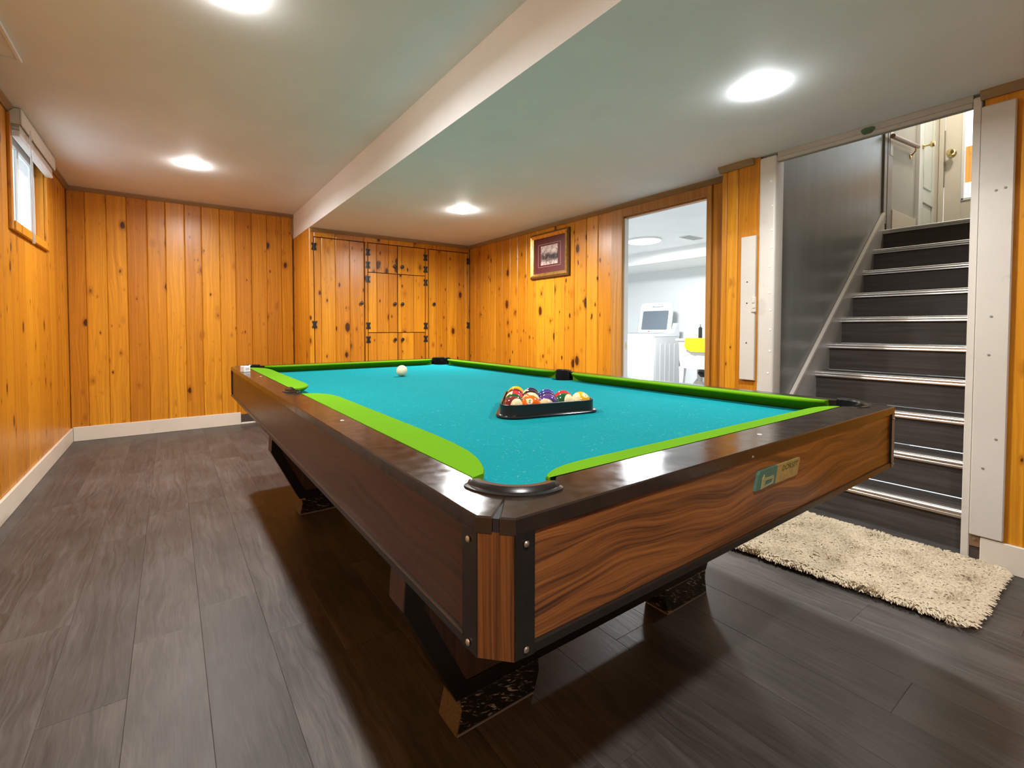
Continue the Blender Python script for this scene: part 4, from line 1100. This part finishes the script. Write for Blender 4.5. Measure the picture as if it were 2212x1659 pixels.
bm = B(); box(bm, -.004, .001, .22, .42, .425, .437); lathe(bm, [(.010, 0), (.008, -.006), (0, -.006)], (0, .24, .44), 'x', 8); lathe(bm, [(.010, 0), (.008, -.006), (0, -.006)], (0, .40, .44), 'x', 8); obj('lid_catch', bm, plain('catch_grey', (.35, .36, .38, 1), .4), lid)
bm = B(); box(bm, -.002, .001, .42, .45, .020, .034); obj('red_mark', bm, plain('lid_red', (.55, .08, .06, 1), .4), lid)

# laundry sink
sk = thing('laundry_sink', 'white plastic laundry tub on tapered legs beside the washing machine', 'sink', (5.78, 2.93, 0))
SW, SD, SH = .61, .56, .865
bm = B()
r_out = lambda i, z: [(i, i, z), (SD-i, i, z), (SD-i, SW-i, z), (i, SW-i, z)]
loft(bm, [r_out(.03, SH-.10), r_out(.0, SH-.028), r_out(-.012, SH-.026), r_out(-.012, SH), r_out(.045, SH), r_out(.075, SH-.06), r_out(.11, SH-.30)]); obj('rim', bm, SINKW, sk)
bm = B(); loft(bm, [r_out(.032, SH-.10), r_out(.045, SH-.20), r_out(.060, SH-.36), r_out(.09, SH-.40)]); obj('basin', bm, SINKW, sk)
# front apron with arched lower edge
bm = B(); arch = [(SW*.5+.21*math.cos(a), SH-.265+.045*math.sin(a)) for a in [PI*i/10 for i in range(11)]]
prism(bm, [(.03, SH-.05), (.035, SH-.30), (.06, SH-.42), (SW-.06, SH-.42), (SW-.035, SH-.30), (SW-.03, SH-.05)], 'x', .008, .040); obj('apron', bm, SINKW, sk, smooth=False)
bm = B(); prism(bm, [(.09, SH-.14), (.09, SH-.235)]+[(SW*.5-.215*math.cos(a), SH-.285+.075*math.sin(a)) for a in [PI*(.0+i/12) for i in range(1, 12)]]+[(SW-.09, SH-.235), (SW-.09, SH-.14)], 'x', .003, .009); obj('apron_relief', bm, SINKW, sk, smooth=False)
for (lx, ly) in ((.02, .035), (.02, SW-.035), (SD-.08, .035), (SD-.08, SW-.035)):
    bm = B(); sgn = 1 if ly < SW/2 else -1
    loft(bm, [[(lx, ly, 0), (lx+.035, ly, 0), (lx+.035, ly+sgn*.035, 0), (lx, ly+sgn*.035, 0)], [(lx-.008, ly-sgn*.005, SH-.40), (lx+.055, ly-sgn*.005, SH-.40), (lx+.055, ly+sgn*.075, SH-.40), (lx-.008, ly+sgn*.075, SH-.40)]]); obj('leg', bm, SINKW, sk)
bm = B(); tube(bm, [(.28, .30, SH-.40), (.28, .30, .36), (.28, .36, .33), (.28, .40, .33), (.30, .44, .36), (.40, .50, .38), (.62, .52, .38)], .022, 10)
tube(bm, [(.34, .46, .36), (.34, .10, .345)], .022, 10); tube(bm, [(.36, .28, .0), (.36, .28, .13), (.36, .24, .17), (.36, .12, .17), (.36, .08, .12), (.36, .08, .0)], .024, 10); obj('drain_pipe', bm, BLACKPIPE, sk)
bm = B(); tube(bm, [(SD-.05, .10, SH), (SD-.05, .10, SH+.06), (SD-.10, .11, SH+.085), (SD-.20, .14, SH+.075)], .010, 8); lathe(bm, [(.022, SH+.0), (.020, SH+.03), (.012, SH+.035), (.0, SH+.036)], (SD-.05, .16, 0), 'z', 12); tube(bm, [(SD-.05, .16, SH+.03), (SD-.09, .19, SH+.045)], .006, 6); obj('faucet', bm, CHROME, sk)
bs = thing('splash_slab', 'grey veined slab leaning on the laundry wall behind the tub', 'slab', (6.36, 3.02, SH+.001))
bm = B(); box(bm, 0, .018, -.14, .20, 0, .135, .002); tag_o = obj('slab', bm, plain('veined_grey_slab', (.62, .64, .62, 1), .3, mottle=.25, mscale=14), bs)
bt = thing('dark_bottle', 'dark slim bottle with a pump at the back of the laundry tub', 'bottle', (6.27, 3.475, SH+.001))
bm = B(); lathe(bm, [(.026, 0), (.027, .004), (.027, .150), (.020, .160), (.010, .164)], n=16); obj('bottle_body', bm, plain('dark_bottle_plastic', (.022, .023, .026, 1), .35), bt)
bm = B(); lathe(bm, [(.012, .163), (.012, .178), (.005, .180), (.005, .196), (.012, .198), (.012, .204), (0, .205)], n=12); obj('pump', bm, plain('pump_grey', (.12, .12, .12, 1), .4), bt)
# yellow cloth over the front rim
yc = thing('yellow_cloth', 'bright yellow cloth draped over the front rim of the laundry tub', 'cloth', (5.78, 2.93, SH))
bm = B(); cols = 16; rows = []
rngc = random.Random(9)
path = [(.16, -.035), (.10, .002), (.04, .008), (-.005, .008), (-.0195, .002), (-.022, -.03), (-.026, -.08), (-.028, -.13), (-.024, -.18)]
for i in range(cols+1):
    y = .02+.445*i/cols; w = .006*math.sin(i*1.9)+.004*math.sin(i*3.1)
    drop = 1.0 if i > 3 else .78
    sag = 1-.25*max(0, (i/cols-.8)/.2)
    rows.append([(x-(abs(w) if x < 0 else 0), y, (z*drop*sag if z < -.02 and x < 0 else z)+(abs(w)*.3 if x > 0 else 0)) for x, z in path])
loft(bm, rows, closed=False, caps=False)
bmesh.ops.recalc_face_normals(bm, faces=bm.faces[:]); bmesh.ops.solidify(bm, geom=bm.faces[:], thickness=-.003)
obj('cloth_sheet', bm, YELLOW, yc)
jg = thing('white_jug', 'white plastic jug on the floor under the laundry tub', 'jug', (6.05, 3.36, 0))
bm = B(); lathe(bm, [(.075, 0), (.082, .01), (.082, .19), (.060, .24), (.030, .265), (.028, .285), (.0, .286)], n=20); obj('jug_body', bm, SINKW, jg)
bm = B(); tube(bm, [(-.028, 0, .27), (-.075, 0, .265), (-.092, 0, .225), (-.080, 0, .17)], .010, 8); obj('handle', bm, SINKW, jg)

# landing lamp
ll = thing('landing_light', 'round ceiling lamp over the landing, out of sight', 'ceiling light', (5.25, .42, 4.20))
bm = B(); lathe(bm, [(.12, 0), (.14, -.005), (.14, -.03), (.10, -.06), (.0, -.075)], n=28); obj('shade', bm, LENS_L, ll)
ld = bpy.data.lights.new('landing_lamp_light', 'AREA'); ld.shape = 'DISK'; ld.size = .24; ld.energy = LANDING_W; ld.color = (1.0, .90, .76)
lo = bpy.data.objects.new('landing_lamp_light', ld); COL.objects.link(lo); lo.parent = ll; lo.location = (0, 0, -.085)

S.cycles.max_bounces = 10
S.cycles.diffuse_bounces = 6
S.cycles.use_denoising = True
